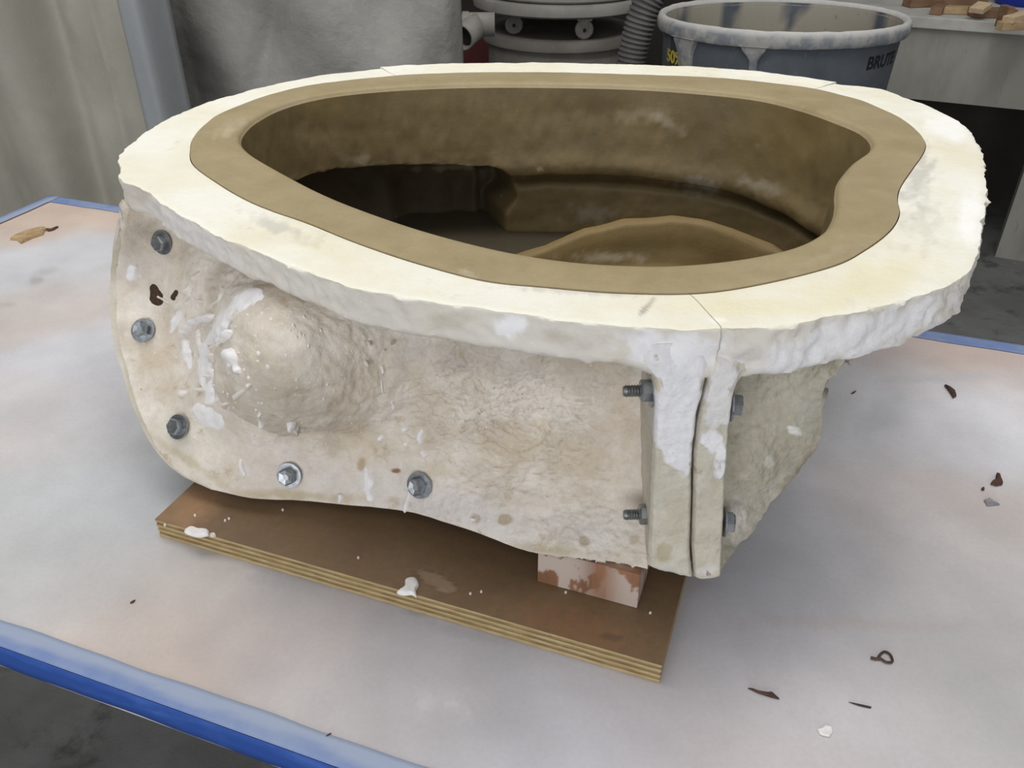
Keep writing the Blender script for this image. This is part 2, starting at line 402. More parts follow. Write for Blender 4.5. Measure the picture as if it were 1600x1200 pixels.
for fs, n in ((lambda a, b: tp(a * TL, -0.0006, T + 0.0006 - b * (0.0235 + 1.5 * wob(a * TL))), 120), (lambda a, b: tp(a * TL, TW + 0.0006, T + .0006 - b * 0.023), 60),
              (lambda a, b: tp(-0.0006, a * TW, T + .0006 - b * 0.023), 40), (lambda a, b: tp(TL + 0.0006, a * TW, T + .0006 - b * 0.023), 40)):
    strip(fs, n, 4, M_tape_edge, 'tape_edge_strip', False)
for s, w in ((0.1, 0.1), (TL - .1, 0.1), (TL - .1, TW - .1), (0.1, TW - .1)):
    p = tp(s, w, 0)
    obj('leg', *prism([p + e1 * a * .02 + e2 * b * .02 for a, b in ((-1, -1), (1, -1), (1, 1), (-1, 1))], 0, T - 0.028), M_steel, table, smooth=False)
for w in (0.1, TW - .1):
    obj('apron', *slab(0.12, TL - .12, w - .01, w + .01, T - 0.085, T - 0.028), M_steel, table, smooth=False)
for w in (0.1, TL - .1):
    obj('apron', *slab(w - .01, w + .01, 0.12, TW - .12, T - 0.085, T - 0.028), M_steel, table, smooth=False)

# ------------------------------------------------------------------ plywood board and block
zb = T + 0.0195
c1 = at(250, 838, T); c2 = at(1030, 1068, T)
bx = (c2 - c1) / np.linalg.norm(c2 - c1); r_ = at(1083, 905, zb) - at(1032, 1045, zb); r_[2] = 0
by = np.array([-bx[1], bx[0], 0]); BL = np.linalg.norm(c2 - c1); BD = 0.235
board = thing('plywood_board', 'brown faced plywood board lying on the table under the plaster mold', 'board', tuple(c1 + bx * BL / 2 + by * BD / 2))
n1, n2 = 180, 70
S, W = np.meshgrid(np.linspace(0, BL, n1), np.linspace(0, BD, n2), indexing='ij')
V = c1 + S.ravel()[:, None] * bx + W.ravel()[:, None] * by; V[:, 2] = zb
pt = np.zeros((len(V), 4)); uv = proj(V)
blot(pt, uv, 300, 790, 60, 40, -.4, (176, 136, 100), .6, .9, .3)
blot(pt, uv, 680, 905, 34, 12, .5, (150, 128, 104), .8, .15, .5, .03)
blot(pt, uv, 900, 985, 110, 40, .3, (148, 104, 72), .45, .9, .5)
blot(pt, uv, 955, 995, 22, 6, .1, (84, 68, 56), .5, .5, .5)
obj('board_face', V, grid_faces(n1, n2), M_ply_top, board, paint=pt)
zs = [0.0, 0.0035, 0.0062, 0.0088, 0.0115, 0.0142, 0.017, 0.0193]
for k in range(7):
    ins = 0.0 if k % 2 == 0 else 0.0006
    P = [c1 + bx * a + by * b for a, b in ((ins, ins), (BL - ins, ins), (BL - ins, BD - ins), (ins, BD - ins))]
    obj('ply', *prism(P, T + zs[k] + 0.0002, T + zs[k + 1]), M_ply_a if k % 2 == 0 else M_ply_b, board, smooth=False)
kA = at(840, 908, zb + .0004); kB = at(995, 950, zb + .0004)
kx = (kB - kA) / np.linalg.norm(kB - kA); ky = np.array([-kx[1], kx[0], 0]); KL = np.linalg.norm(kB - kA); KH = 0.0345; KD = 0.26
block = thing('wooden_block', 'reddish wooden block smeared with plaster between board and mold', 'block', tuple(kA + kx * KL / 2 + ky * KD / 2))
na, nb = 60, 34
pts = []; pcs = []
def face(o, a, b, na, nb):
    A, B = np.meshgrid(np.linspace(0, 1, na), np.linspace(0, 1, nb), indexing='ij')
    return o + A.ravel()[:, None] * a + B.ravel()[:, None] * b, grid_faces(na, nb)
up = np.array([0, 0, KH])
fr = face(kA, kx * KL, up, na, nb); rt = face(kA + kx * KL, ky * KD, up, 80, nb)
lf = face(kA + ky * KD, -ky * KD, up, 20, 8); bk = face(kA + kx * KL + ky * KD, -kx * KL, up, 8, 8); tpf = face(kA + up, kx * KL, ky * KD, 10, 20)
V, Fc = join(fr, rt, lf, bk, tpf)
pt = np.zeros((len(V), 4)); nz = fbm(V * np.array([1, 1, .45]), 70, 4)
pt[:, :3] = lin(194, 182, 172)[:3]; pt[:, 3] = sstep(-0.05, 0.12, nz + 0.24) * 0.85
uvb = proj(V)
gap = np.exp(-((uvb[:, 0] - 938) / 26) ** 2); pt[:, 3] *= 1 - 0.85 * gap
obj('block_body', V, Fc, M_block, block, smooth=False, paint=pt)

# ------------------------------------------------------------------ the mold
ZR = T + 0.262
cen = np.array([0.04, 0.75])
mold = thing('plaster_mold', 'large cream plaster mold lined with tan rubber, bolted at its flanges, on the board', 'mold', (0.04, 0.75, T + 0.057))
IN = [(375, 215), (383, 200), (402, 184), (440, 165), (500, 149), (580, 139), (680, 133), (780, 131), (900, 132), (1000, 135), (1100, 142),
      (1187, 152), (1250, 167), (1300, 184), (1345, 203), (1362, 221), (1356, 236), (1330, 255), (1311, 278), (1306, 300), (1306, 319), (1300, 341),
      (1281, 364), (1232, 387), (1150, 404), (1056, 413), (980, 413), (900, 408), (820, 397), (740, 380), (650, 355), (560, 324), (500, 299),
      (440, 268), (400, 245), (380, 228)]
OUT = [(298, 230), (303, 214), (320, 195), (350, 175), (425, 147), (500, 131), (600, 120), (700, 114), (800, 113), (900, 114), (1000, 117), (1090, 120),
       (1172, 126), (1262, 137), (1319, 150), (1356, 161), (1405, 184), (1431, 203), (1446, 224), (1441, 242), (1427, 262), (1407, 292), (1402, 312), (1405, 335),
       (1390, 361), (1352, 390), (1300, 416), (1187, 444), (1086, 458), (962, 457), (850, 448), (756, 438), (649, 410), (560, 380), (480, 348), (425, 329),
       (385, 312), (345, 289), (302, 257)]
WH = [(187, 262), (186, 252), (192, 235), (230, 205), (280, 176), (350, 152), (425, 132), (500, 118), (600, 107), (700, 102), (800, 101), (900, 101),
      (1037, 105), (1150, 111), (1240, 121), (1306, 131), (1356, 135), (1394, 144), (1450, 165), (1502, 191), (1526, 220), (1538, 250), (1541, 290), (1540, 320),
      (1533, 362), (1528, 392), (1518, 420), (1492, 438), (1442, 459), (1367, 479), (1283, 496), (1200, 508), (1112, 513), (1033, 512), (950, 505), (870, 498),
      (760, 483), (633, 463), (550, 448), (483, 424), (417, 398), (363, 377), (300, 346), (260, 321), (220, 292), (190, 282)]
NTH = 900
TH = np.linspace(-math.pi, math.pi, NTH, endpoint=False)
def polar(pxs):
    q = spline(pxs, 900, True)
    P = np.array([at(u, v, ZR)[:2] for u, v in q]) - cen
    th = np.arctan2(P[:, 1], P[:, 0]); r = np.hypot(P[:, 0], P[:, 1])
    o = np.argsort(th); th = th[o]; r = r[o]
    return np.interp(TH, np.r_[th - 2 * math.pi, th, th + 2 * math.pi], np.r_[r, r, r])
rI, rO, rW = polar(IN), polar(OUT), polar(WH)
def theta_px(u, v, z=ZR):
    p = at(u, v, z)[:2] - cen; return math.atan2(p[1], p[0])
def xy(th, r): return np.stack([cen[0] + r * np.cos(th), cen[1] + r * np.sin(th)], 1)

# ---- rim: three cast sections of plaster
def rim_paint(uv):
    pt = np.zeros((len(uv), 4)); pt[:, :3] = lin(238, 235, 223)[:3]
    Y = (230, 220, 184)
    for a in ((1370, 440, 150, 40, -.3, Y, .7), (1150, 480, 160, 18, 0, Y, .6), (520, 395, 60, 14, .4, (228, 220, 190), .4), (300, 245, 60, 30, -.4, (226, 220, 196), .6),
              (1250, 130, 60, 10, .1, (232, 226, 200), .5)):
        blot(pt, uv, *a, .9, .4, .02)
    G = (196, 192, 182)
    for a in ((440, 355, 62, 13, .35, G, .7), (1430, 285, 26, 60, .35, G, .8), (1440, 350, 40, 40, 0, (208, 203, 186), .5), (900, 455, 120, 7, .06, (206, 200, 188), .7),
              (330, 200, 30, 10, -.5, G, .5), (480, 380, 24, 8, .3, (216, 206, 180), .6), (1010, 480, 26, 4, -.9, (168, 162, 152), .8)):
        blot(pt, uv, *a, .8, .9, .06)
    for a in ((1515, 340, 30, 60, 0, (250, 249, 246), .8), (1480, 200, 50, 20, .4, (250, 249, 246), .7), (1120, 500, 20, 6, 0, (246, 244, 236), .7)):
        blot(pt, uv, *a, .7, .4, .03)
    return pt
s_front = theta_px(1098, 480); s_bl = theta_px(597, 108); s_br = theta_px(1303, 131)
bounds = [s_front, s_br, s_bl, s_front + 2 * math.pi]
front_w = lambda th: np.clip(np.cos(th - math.radians(-110)), 0, 1)
for k in range(3):
    t0, t1 = bounds[k] + 0.0012, bounds[k + 1] - 0.0012
    n = int((t1 - t0) / (2 * math.pi) * 1000) + 2
    th = np.linspace(t0, t1, n)
    ri = np.interp(th, np.r_[TH - 2 * math.pi, TH, TH + 2 * math.pi], np.tile(rO, 3)) + 0.0002
    rw = np.interp(th, np.r_[TH - 2 * math.pi, TH, TH + 2 * math.pi], np.tile(rW, 3))
    d3 = np.c_[xy(th, rw), np.zeros(n)]
    jag = 0.0016 * fbm(d3, 70, 3) + 0.0022 * np.clip(fbm(d3 + 9, 28, 2), -1, 0.3)
    if k == 1: rw = rw + 0.004
    if k == 0: thick = 0.037 + 0 * th
    elif k == 2:
        px_ = proj(np.c_[xy(th, rw), np.full(n, ZR)])[:, 0]
        thick = 0.0255 + 0.003 * sstep(300, 700, px_) + 0.007 * sstep(960, 1060, px_)
    else: thick = 0.030 + 0 * th
    rows = []
    rows.append((ri, np.full(n, -0.030))); rows.append((ri, np.full(n, -0.012))); rows.append((ri + .0004, np.full(n, -0.0006)))
    for q in np.linspace(0.01, 1, 22):
        rr = ri * (1 - q) + (rw + jag * (q > .9)) * q
        z = np.zeros(n) - 0.0006 * (q < .02)
        P = np.c_[xy(th, rr), np.zeros(n)]
        z = z + 0.0007 * fbm(P, 24, 3) * sstep(0, .2, np.full(n, q)) - 0.0008 * (q > .99)
        if k == 1: z = z + 0.0018 * sstep(.3, 1, np.full(n, q))
        rows.append((rr, z))
    for q in np.linspace(0.06, 1, 13):
        P = np.c_[xy(th, rw), -thick * q]
        rg = 0.0014 * fbm(P, 30, 3, 0.5) + 0.0013 * fbm(P * np.array([1, 1, 1.8]) + 4, 85, 4, .6) + jag * (1 - q)
        if k == 0: rg = rg * 1.25 + 0.0022 * np.clip(fbm(P * np.array([1, 1, 2.2]) + 11, 34, 4, .7), -.5, 1) + 0.0006 * np.abs(fbm(P + 8, 60, 3))
        rr = rw + rg - 0.004 * sstep(.8, 1, np.full(n, q)) ** 2
        rows.append((rr, -0.0008 - thick * q + 0.0018 * fbm(P + 2, 40, 3) * q))
    for q in (0.15, 0.35, 0.6, 0.85, 1.0):
        rr = (rw - 0.01) * (1 - q) + (ri + 0.012) * q
        P = np.c_[xy(th, rr), np.zeros(n)]
        rows.append((rr, -0.0022 - thick + 0.003 * fbm(P + 2, 50, 3) - 0.004 * q))
    nr = len(rows)
    V = np.concatenate([np.c_[xy(th, r), ZR + z] for r, z in rows])
    uv = proj(V); pt = rim_paint(uv)
    top = np.repeat(np.array([i < 25 for i in range(nr)]), n)
    side = ~top
    pt[side, :3] = lin(216, 210, 203)[:3]; pt[side, 3] = 0.7
    sidept = pt[side]; suv = uv[side]
    for a in ((797, 512, 24, 22, .2, (246, 245, 246), 1., .25, .5), (1050, 545, 85, 34, .1, (242, 241, 243), .95, .4, .5), (1330, 530, 190, 40, -.3, (240, 239, 241), .9, .5, .4),
              (1160, 545, 30, 18, .4, (218, 212, 206), .8, .3, .3), (700, 500, 60, 20, .1, (196, 186, 168), .55, .8, .5), (600, 480, 90, 20, .2, (206, 200, 192), .4, .8, .5),
              (300, 365, 120, 30, .6, (222, 218, 216), .7, .7, .4), (880, 530, 60, 12, .15, (190, 180, 166), .5, .8, .6), (215, 305, 22, 24, .5, (196, 186, 174), .6, .7, .4)):
        blot(sidept, suv, *a, .03)
    pt[side] = sidept
    Fc = grid_faces(nr, n, False).tolist()
    Fc.append([i * n for i in range(nr)]); Fc.append([i * n + n - 1 for i in range(nr)][::-1])
    obj('rim_section', V, Fc, M_rim, mold, paint=pt)

# ---- rubber liner
zf = 0.078                                               # floor of the cavity above the table
lv = np.r_[np.linspace(0, 1, 9)]
rows = []; kinds = []
for q in lv:
    r = rO * (1 - q) + (rI + 0.006) * q - 0.0002 * (q == 0)
    P = np.c_[xy(TH, r), np.zeros(NTH)]
    z = 0.262 + 0.0008 + 0.0004 * fbm(P, 20, 3) - 0.0005 * (q == 0)
    rows.append((r, z + np.zeros(NTH)))
rows.insert(0, (rO - 0.0004, np.full(NTH, 0.250)))
for a in (0.3, 0.6, 0.9):
    rows.append((rI + 0.006 * (1 - math.sin(a * math.pi / 2)), np.full(NTH, 0.2628 - 0.006 * (1 - math.cos(a * math.pi / 2)))))
th_cr = theta_px(812, 310, T + 0.135)                     # right border of the hollow
th_cl = theta_px(505, 300, T + 0.19)
def wall_r(z):
    """radius of the cavity wall at height z (array over TH)"""
    t = (0.262 - z)
    r = rI - 0.10 * t * (0.4 + 0.6 * (np.cos(TH - math.radians(90)) > -2)) * 1.0
    P = np.c_[xy(TH, rI), np.full(NTH, z)]
    r = r + 0.0030 * fbm(P, 16, 4) * sstep(0.0, 0.03, t)
    # ledge along the right rear wall
    zl = 0.142 + 0.012 * np.sin((TH - 0.3) * 1.6) + 0.003 * fbm(np.c_[xy(TH, rI), np.zeros(NTH)], 12, 2)
    win = sstep(math.radians(0), math.radians(12), TH) * (1 - sstep(th_cr + .10, th_cr + .14, TH))
    below = sstep(-0.004, 0.006, zl - z)
    groove = np.exp(-((zl - z - 0.006) / 0.006) ** 2)
    shade = np.exp(-((zl - z + 0.014) / 0.014) ** 2)
    r = r + win * (0.010 * below + 0.017 * groove - 0.006 * shade)
    # hollow on the left rear wall
    zt = 0.164 + 0.016 * sstep(th_cr, th_cl, TH)
    dth = np.minimum(TH - th_cr - 0.05 * sstep(0.125, 0.10, np.full(NTH, z)), (th_cl + 0.12) - TH) * 0.30
    dz = zt - z + 0.002 * fbm(P + 3, 30, 2)
    rad = 0.036
    q = np.where((dth < rad) & (dz < rad), rad - np.hypot(np.maximum(rad - dth, 0), np.maximum(rad - dz, 0)), np.minimum(dth, dz))
    cave = sstep(-0.002, 0.016, q)
    fold = (0.006 * np.sin(TH * 31) + 0.010 * np.sin(TH * 13 + 1)) * sstep(0.01, 0.05, q)
    return r + cave * (0.085 + fold), cave
lows = []
zz = np.r_[np.linspace(0.2575, 0.19, 14), np.linspace(0.186, 0.11, 44), np.linspace(0.106, zf, 9)]
cav = [np.zeros(NTH)] * len(rows)
for z in zz:
    r, cv = wall_r(z); rows.append((r, np.full(NTH, z))); cav.append(cv)
rl, cv = wall_r(zf)
for q in (0.97, 0.9, 0.75, 0.5, 0.25, 0.02):
    rows.append((rl * q, np.full(NTH, zf - 0.004 * (1 - q)))); cav.append(cv * 0)
V = np.concatenate([np.c_[xy(TH, r), T + z] for r, z in rows])
uv = proj(V); pt = np.zeros((len(V), 4)); cavf = np.concatenate(cav)
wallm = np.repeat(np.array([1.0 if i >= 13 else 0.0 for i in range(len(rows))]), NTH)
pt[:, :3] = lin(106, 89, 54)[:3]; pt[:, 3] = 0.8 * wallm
fl_ = (V[:, 2] < T + zf + 0.0005); pt[fl_, :3] = lin(52, 46, 38)[:3]; pt[fl_, 3] = 0.9  # dark floor colour stands in for the shade of a deeper cavity
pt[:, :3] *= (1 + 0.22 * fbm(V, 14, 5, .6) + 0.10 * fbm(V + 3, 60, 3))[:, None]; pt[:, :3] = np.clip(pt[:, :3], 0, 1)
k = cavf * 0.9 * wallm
pt[:, :3] = pt[:, :3] * (1 - k[:, None]) + np.array(lin(70, 64, 56)[:3]) * k[:, None]  # grey plaster of the hollow, darkened to put its shade into the colour
for a in ((920, 335, 40, 16, .1, (150, 140, 124), .6), (1090, 288, 42, 14, 0, (168, 160, 148), .7), (1185, 290, 40, 12, .3, (158, 148, 130), .55), (1000, 180, 50, 12, 0, (172, 160, 132), .5),
          (1040, 190, 30, 8, .5, (178, 168, 146), .6), (600, 230, 120, 26, 0, (148, 128, 90), .5), (500, 215, 60, 20, .3, (158, 142, 108), .4), (700, 262, 60, 5, -.05, (170, 158, 134), .6),
          (800, 200, 200, 40, 0, (150, 130, 90), .35), (360, 200, 26, 12, -.5, (190, 178, 150), .6), (1260, 220, 60, 50, .5, (120, 104, 60), .4),
          (560, 250, 30, 8, .2, (172, 160, 134), .5), (1290, 400, 60, 10, -.4, (178, 164, 136), .4), (720, 425, 30, 6, .3, (186, 176, 152), .6)):
    blot(pt, uv, *a, .9, .9, .05)
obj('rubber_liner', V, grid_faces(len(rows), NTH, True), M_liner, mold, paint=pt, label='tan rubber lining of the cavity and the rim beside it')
# raised form on the cavity floor
cx_ = np.array([-0.15, -0.10, -0.03, 0.0, 0.036, 0.08, 0.125, 0.178, 0.21, 0.245, 0.285, 0.32])
cz_ = np.array([0.066, 0.088, 0.110, 0.119, 0.126, 0.141, 0.149, 0.152, 0.150, 0.144, 0.135, 0.118])
cy_ = np.array([0.80, 0.82, 0.845, 0.85, 0.86, 0.872, 0.88, 0.88, 0.875, 0.865, 0.845, 0.81])
nx, ny = 190, 120
dd = np.r_[np.linspace(-0.24, -0.06, 40, endpoint=False), np.linspace(-0.06, 0.06, 80)]
X, D = np.meshgrid(np.linspace(-0.16, 0.30, nx), dd, indexing='ij')
nx, ny = nx, len(dd); X = X.ravel(); d = D.ravel(); zc_ = np.interp(X, cx_, cz_); yc_ = np.interp(X, cx_, cy_)
w_ = np.ones(13) / 13
Y = yc_ + d
fwd = np.interp(-d, [0, .008, .013, .018, .024, .032, .045, .08, .24], [0, .0004, .003, .012, .028, .042, .054, .080, .10])
ridge = np.where(d > 0, -1.1 * d - 30 * d * d, -fwd)
hol = np.exp(-(((X - 0.235) / 0.035) ** 2 + ((Y - 0.825) / 0.02) ** 2))
Z = zc_ + ridge - 0.026 * hol + 0.0016 * fbm(np.c_[X, Y, 0 * X], 18, 3)
Z = np.maximum(Z, zf - 0.01)
V = np.c_[X, Y, T + Z]; uv = proj(V); pt = np.zeros((len(V), 4)); pt[:, :3] = lin(124, 102, 58)[:3]; pt[:, 3] = 0.9
blot(pt, uv, 930, 402, 80, 8, 0, (172, 160, 136), .7, .8, .8)
blot(pt, uv, 1010, 385, 90, 16, 0, (112, 94, 56), .6, .9, .5)
rlim = np.interp(np.arctan2(V[:, 1] - cen[1], V[:, 0] - cen[0]), TH, wall_r(0.10)[0]) + 0.008
okv = np.hypot(V[:, 0] - cen[0], V[:, 1] - cen[1]) < rlim
Fm = np.array([f for f in grid_faces(nx, ny) if okv[f].all()])
used = np.unique(Fm); remap = np.zeros(len(V), int); remap[used] = np.arange(len(used))
V = V[used]; pt = pt[used]; Fm = remap[Fm]
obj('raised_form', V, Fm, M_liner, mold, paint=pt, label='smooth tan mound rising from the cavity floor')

# ---- outer shell of the mold (behind the panels)
rows = []
for z, g in ((0.235, 0.020), (0.20, 0.018), (0.16, 0.015), (0.12, 0.010), (0.09, 0.0), (0.068, -0.02)):
    r = np.max([wall_r(max(z + dz_, zf))[0] for dz_ in (-.03, -.02, -.012, -.006, 0, .006, .012, .02, .03)], axis=0) + 0.006; rfront = wall_r(max(z, zf))[0] + 0.001
    r = np.max([np.roll(r, k_) for k_ in range(-30, 31, 5)], axis=0); bm0 = sstep(-0.85, -0.6, np.sin(TH)); r = r * bm0 + rfront * (1 - bm0); r = np.convolve(np.r_[r[-20:], r, r[:20]], np.ones(41) / 41, 'valid')
    lowin = 0.05 * sstep(0.18, 0.06, np.full(NTH, z)) * sstep(0.4, 0.9, np.cos(TH - math.radians(-25)))
    P = np.c_[xy(TH, r), np.full(NTH, z)]
    g = g * bm0; rows.append((r + g + 0.012 * (z < .1) * bm0 - lowin * 0 + 0.003 * fbm(P, 20, 3), np.full(NTH, z)))
rb = rows[-1][0]
for q in (0.9, 0.5, 0.02): rows.append((rb * q, np.full(NTH, 0.0546 + 0.008 * (q > .8))))
V = np.concatenate([np.c_[xy(TH, r), T + z] for r, z in rows])
obj('outer_shell', V, grid_faces(len(rows), NTH, True), M_shell, mold)

# ---- facing panel, left of the seam: a smooth sheet through measured points
class Sheet:
    def __init__(self, ctl):
        A = []; w = []
        for c in ctl:
            if c[0] == 'z': P = at(c[1], c[2], T + c[3])
            elif c[0] == 'y': P = at_y(c[1], c[2], c[3])
            else: P = np.array([c[1], c[2], T + c[3]])
            A.append(proj(P)[0]); w.append(1 / depth(P))
        self.A = np.array(A) / 500; n = len(A)
        d = np.linalg.norm(self.A[:, None] - self.A[None], axis=2)
        K = np.where(d > 0, d * d * np.log(np.maximum(d, 1e-9)), 0) + np.eye(n) * 2e-4
        Pm = np.c_[np.ones(n), self.A]
        self.sol = np.linalg.solve(np.block([[K, Pm], [Pm.T, np.zeros((3, 3))]]), np.r_[np.array(w), 0, 0, 0])
    def base(self, uv):
        q = np.atleast_2d(uv) / 500
        d = np.linalg.norm(q[:, None] - self.A[None], axis=2)
        K = np.where(d > 0, d * d * np.log(np.maximum(d, 1e-9)), 0)
        w = K @ self.sol[:-3] + self.sol[-3] + q @ self.sol[-2:]
        return np.array([0, 0, CAM_Z]) + rays(uv) / w[:, None]
    def normal(self, uv):
        uv = np.atleast_2d(np.asarray(uv, float)); e = 3.0
        n = np.cross(self.base(uv + [e, 0]) - self.base(uv - [e, 0]), self.base(uv - [0, e]) - self.base(uv + [0, e]))
        return n / np.linalg.norm(n, axis=1)[:, None]
    relief = None
    def point(self, uv, h=0.0):
        uv = np.atleast_2d(np.asarray(uv, float))
        r = self.relief(uv) if self.relief else 0
        return self.base(uv) + self.normal(uv) * (r + h + np.zeros(len(uv)))[:, None]
left_ctl = [('z', 190, 330, .235), ('z', 172, 440, .165), ('z', 176, 520, .13), ('z', 190, 580, .105), ('z', 210, 640, .08), ('z', 240, 700, .055), ('z', 280, 740, .042),
            ('z', 330, 765, .037), ('z', 470, 782, .037), ('z', 560, 790, .042), ('z', 640, 800, .047), ('z', 760, 840, .055), ('z', 880, 870, .062), ('z', 1015, 890, .062),
            ('z', 255, 378, .2), ('z', 226, 517, .13), ('z', 282, 667, .075), ('z', 453, 741, .057), ('z', 657, 755, .071),
            ('p', -.325, .69, .235), ('p', -.24, .645, .228), ('p', -.165, .585, .228), ('p', -.09, .545, .228), ('p', -.02, .514, .228), ('p', .05, .497, .228), ('p', .105, .49, .228),
            ('y', 430, 550, .508), ('y', 400, 600, .518), ('y', 480, 610, .512), ('y', 305, 560, .622), ('y', 330, 480, .615), ('y', 450, 690, .548), ('y', 360, 670, .562), ('y', 590, 560, .535),
            ('y', 440, 462, .556), ('y', 560, 690, .54), ('y', 700, 640, .52), ('y', 700, 560, .525), ('y', 850, 650, .502), ('y', 850, 740, .488), ('y', 750, 740, .505), ('y', 960, 680, .486), ('y', 960, 780, .468), ('y', 760, 800, .482)]
SL = Sheet(left_ctl)
def left_relief(uv):
    q = p2(uv); u, v = uv[:, 0], uv[:, 1]
    g = lambda cx, cy, rx, ry: np.exp(-(((u - cx) / rx) ** 2 + ((v - cy) / ry) ** 2))
    flat = np.clip(sstep(60, -10, v - (655 + (u - 340) * 0.33)) * (1 - g(220, 450, 60, 170)), 0.12, 1)
    warp = np.stack([fbm(q, .012, 3), fbm(q + 7, .012, 3), 0 * u], 1) * 26
    r = 0.0032 * fbm(q, 0.011, 3) + 0.0011 * flat * fbm(q + warp, 0.03, 4, .55)
    wr = g(830, 640, 150, 110) + 0.6 * g(700, 620, 90, 90)
    rd = 1 - np.abs(fbm(q * np.array([1, 1.6, 1]) + warp, 0.036, 4)) * 2.2
    r = r + wr * 0.0027 * np.clip(rd, 0, 1) ** 2
    lump = g(900, 720, 70, 40)
    r = r + lump * 0.0035 * np.clip(fbm(q + 3, 0.05, 3), 0, 1)
    fl = g(330, 470, 60, 60)
    r = r + fl * 0.003 * np.abs(fbm(q + warp, 0.04, 3))
    bl = np.abs((u - 455) / np.where(u > 455, 190, 118)) ** 2.4 + np.abs((v - 575 - 0.10 * (u - 460)) / np.where(v > 575, 98, 190)) ** 2.4 + 0.10 * fbm(q, 0.02, 2)
    r = r + 0.013 * (1 - sstep(np.where((u > 470) | (v < 540), 0.2, 0.6), 1.15, bl))
    r = r + 0.0007 * fbm(q, 0.09, 3) * (0.35 + 0.65 * flat)
    return r
SL.relief = left_relief
def coons(top, right, bottom, left, ni, nj):
    """ni across, nj down"""
    t = spline(top, ni); b = spline(bottom, ni); l = spline(left, nj); r = spline(right, nj)
    a = np.linspace(0, 1, ni)[:, None, None]; c = np.linspace(0, 1, nj)[None, :, None]
    P = (1 - c) * t[:, None] + c * b[:, None] + (1 - a) * l[None] + a * r[None]
    P = P - ((1 - a) * (1 - c) * t[0] + a * (1 - c) * t[-1] + (1 - a) * c * b[0] + a * c * b[-1])
    return P.reshape(-1, 2)
topL = proj(np.array([(-.332, .684, T + .238), (-.285, .672, T + .232), (-.24, .645, T + .23), (-.165, .585, T + .23), (-.09, .545, T + .23), (-.02, .514, T + .23), (.05, .497, T + .23), (.118, .488, T + .23)]))
edgeL = [tuple(topL[0]), (179, 385), (172, 440), (175, 520), (190, 580), (210, 640), (240, 700), (280, 740), (330, 765)]
edgeB = [(330, 765), (400, 779), (470, 782), (560, 790), (640, 800), (700, 817), (760, 838), (820, 860), (880, 869), (960, 878), (1012, 889)]
edgeL_in = [(a + w, b) for (a, b), w in zip(edgeL, (3, 9, 10, 9, 8, 6, 5, 3, 1))]
edgeR = [tuple(topL[-1]), (1020, 620), (1016, 750), (1012, 889)]
ni, nj = 330, 200
topL_in = topL.copy(); topL_in[0] = edgeL_in[0]
uvL = coons(topL_in, edgeR, [edgeL_in[-1]] + edgeB[1:], edgeL_in, ni, nj)
V = SL.point(uvL)
pt = np.zeros((len(V), 4)); pt[:, :3] = lin(212, 203, 194)[:3]
for a in ((560, 760, 420, 60, .15, (222, 214, 206), .55, .8, .4), (300, 690, 90, 50, .5, (224, 216, 202), .6, .8, .4), (700, 800, 200, 40, .25, (222, 217, 214), .6, .7, .5), (930, 830, 90, 40, .1, (220, 214, 209), .6, .8, .5),
          (240, 560, 40, 30, .2, (196, 176, 142), .55, .9, .5), (460, 620, 130, 70, .2, (184, 174, 152), .6, .9, .5), (450, 500, 90, 60, 0, (196, 184, 166), .5, .9, .4), (650, 640, 160, 80, .2, (204, 192, 176), .4, .9, .5),
          (850, 700, 130, 50, .2, (200, 184, 158), .6, .8, .7), (760, 560, 180, 40, .1, (196, 190, 184), .5, .9, .5), (920, 560, 110, 24, .1, (186, 174, 154), .5, .9, .5), (560, 690, 60, 30, .3, (208, 194, 168), .5, .8, .6),
          (470, 775, 140, 9, .05, (190, 174, 142), .7, .8, .5), (300, 725, 80, 8, .6, (188, 174, 146), .6, .8, .5), (850, 858, 90, 8, .1, (192, 178, 150), .6, .8, .5), (220, 400, 40, 60, .1, (188, 180, 172), .5, .9, .4),
          (230, 360, 30, 20, .4, (176, 166, 148), .6, .8, .5), (790, 812, 12, 10, 0, (176, 158, 128), .8, .4, .6), (745, 812, 9, 9, 0, (182, 166, 142), .7, .4, .5), (912, 846, 9, 8, 0, (178, 162, 138), .7, .4, .5),
          (990, 845, 10, 9, 0, (180, 164, 138), .7, .4, .5), (975, 640, 30, 60, 0, (206, 190, 168), .6, .8, .5), (565, 728, 8, 12, .2, (176, 150, 112), .7, .6, .6), (350, 640, 30, 60, .1, (220, 212, 202), .5, .7, .5),
          (690, 735, 40, 12, .2, (216, 204, 180), .6, .7, .6), (620, 735, 8, 4, .1, (140, 92, 62), .9, .5, .6), (330, 560, 60, 90, .3, (214, 206, 196), .45, .8, .5)):
    blot(pt, uvL, *a, .03)
flp = grid_faces(ni, nj)
panel = obj('side_panel', V, flp, M_panel, mold, paint=pt, label='rough plaster panel left of the front seam, splashed with white drips')
# make the panel thick, away from the viewer
solid(panel, 0.013, -1.0)
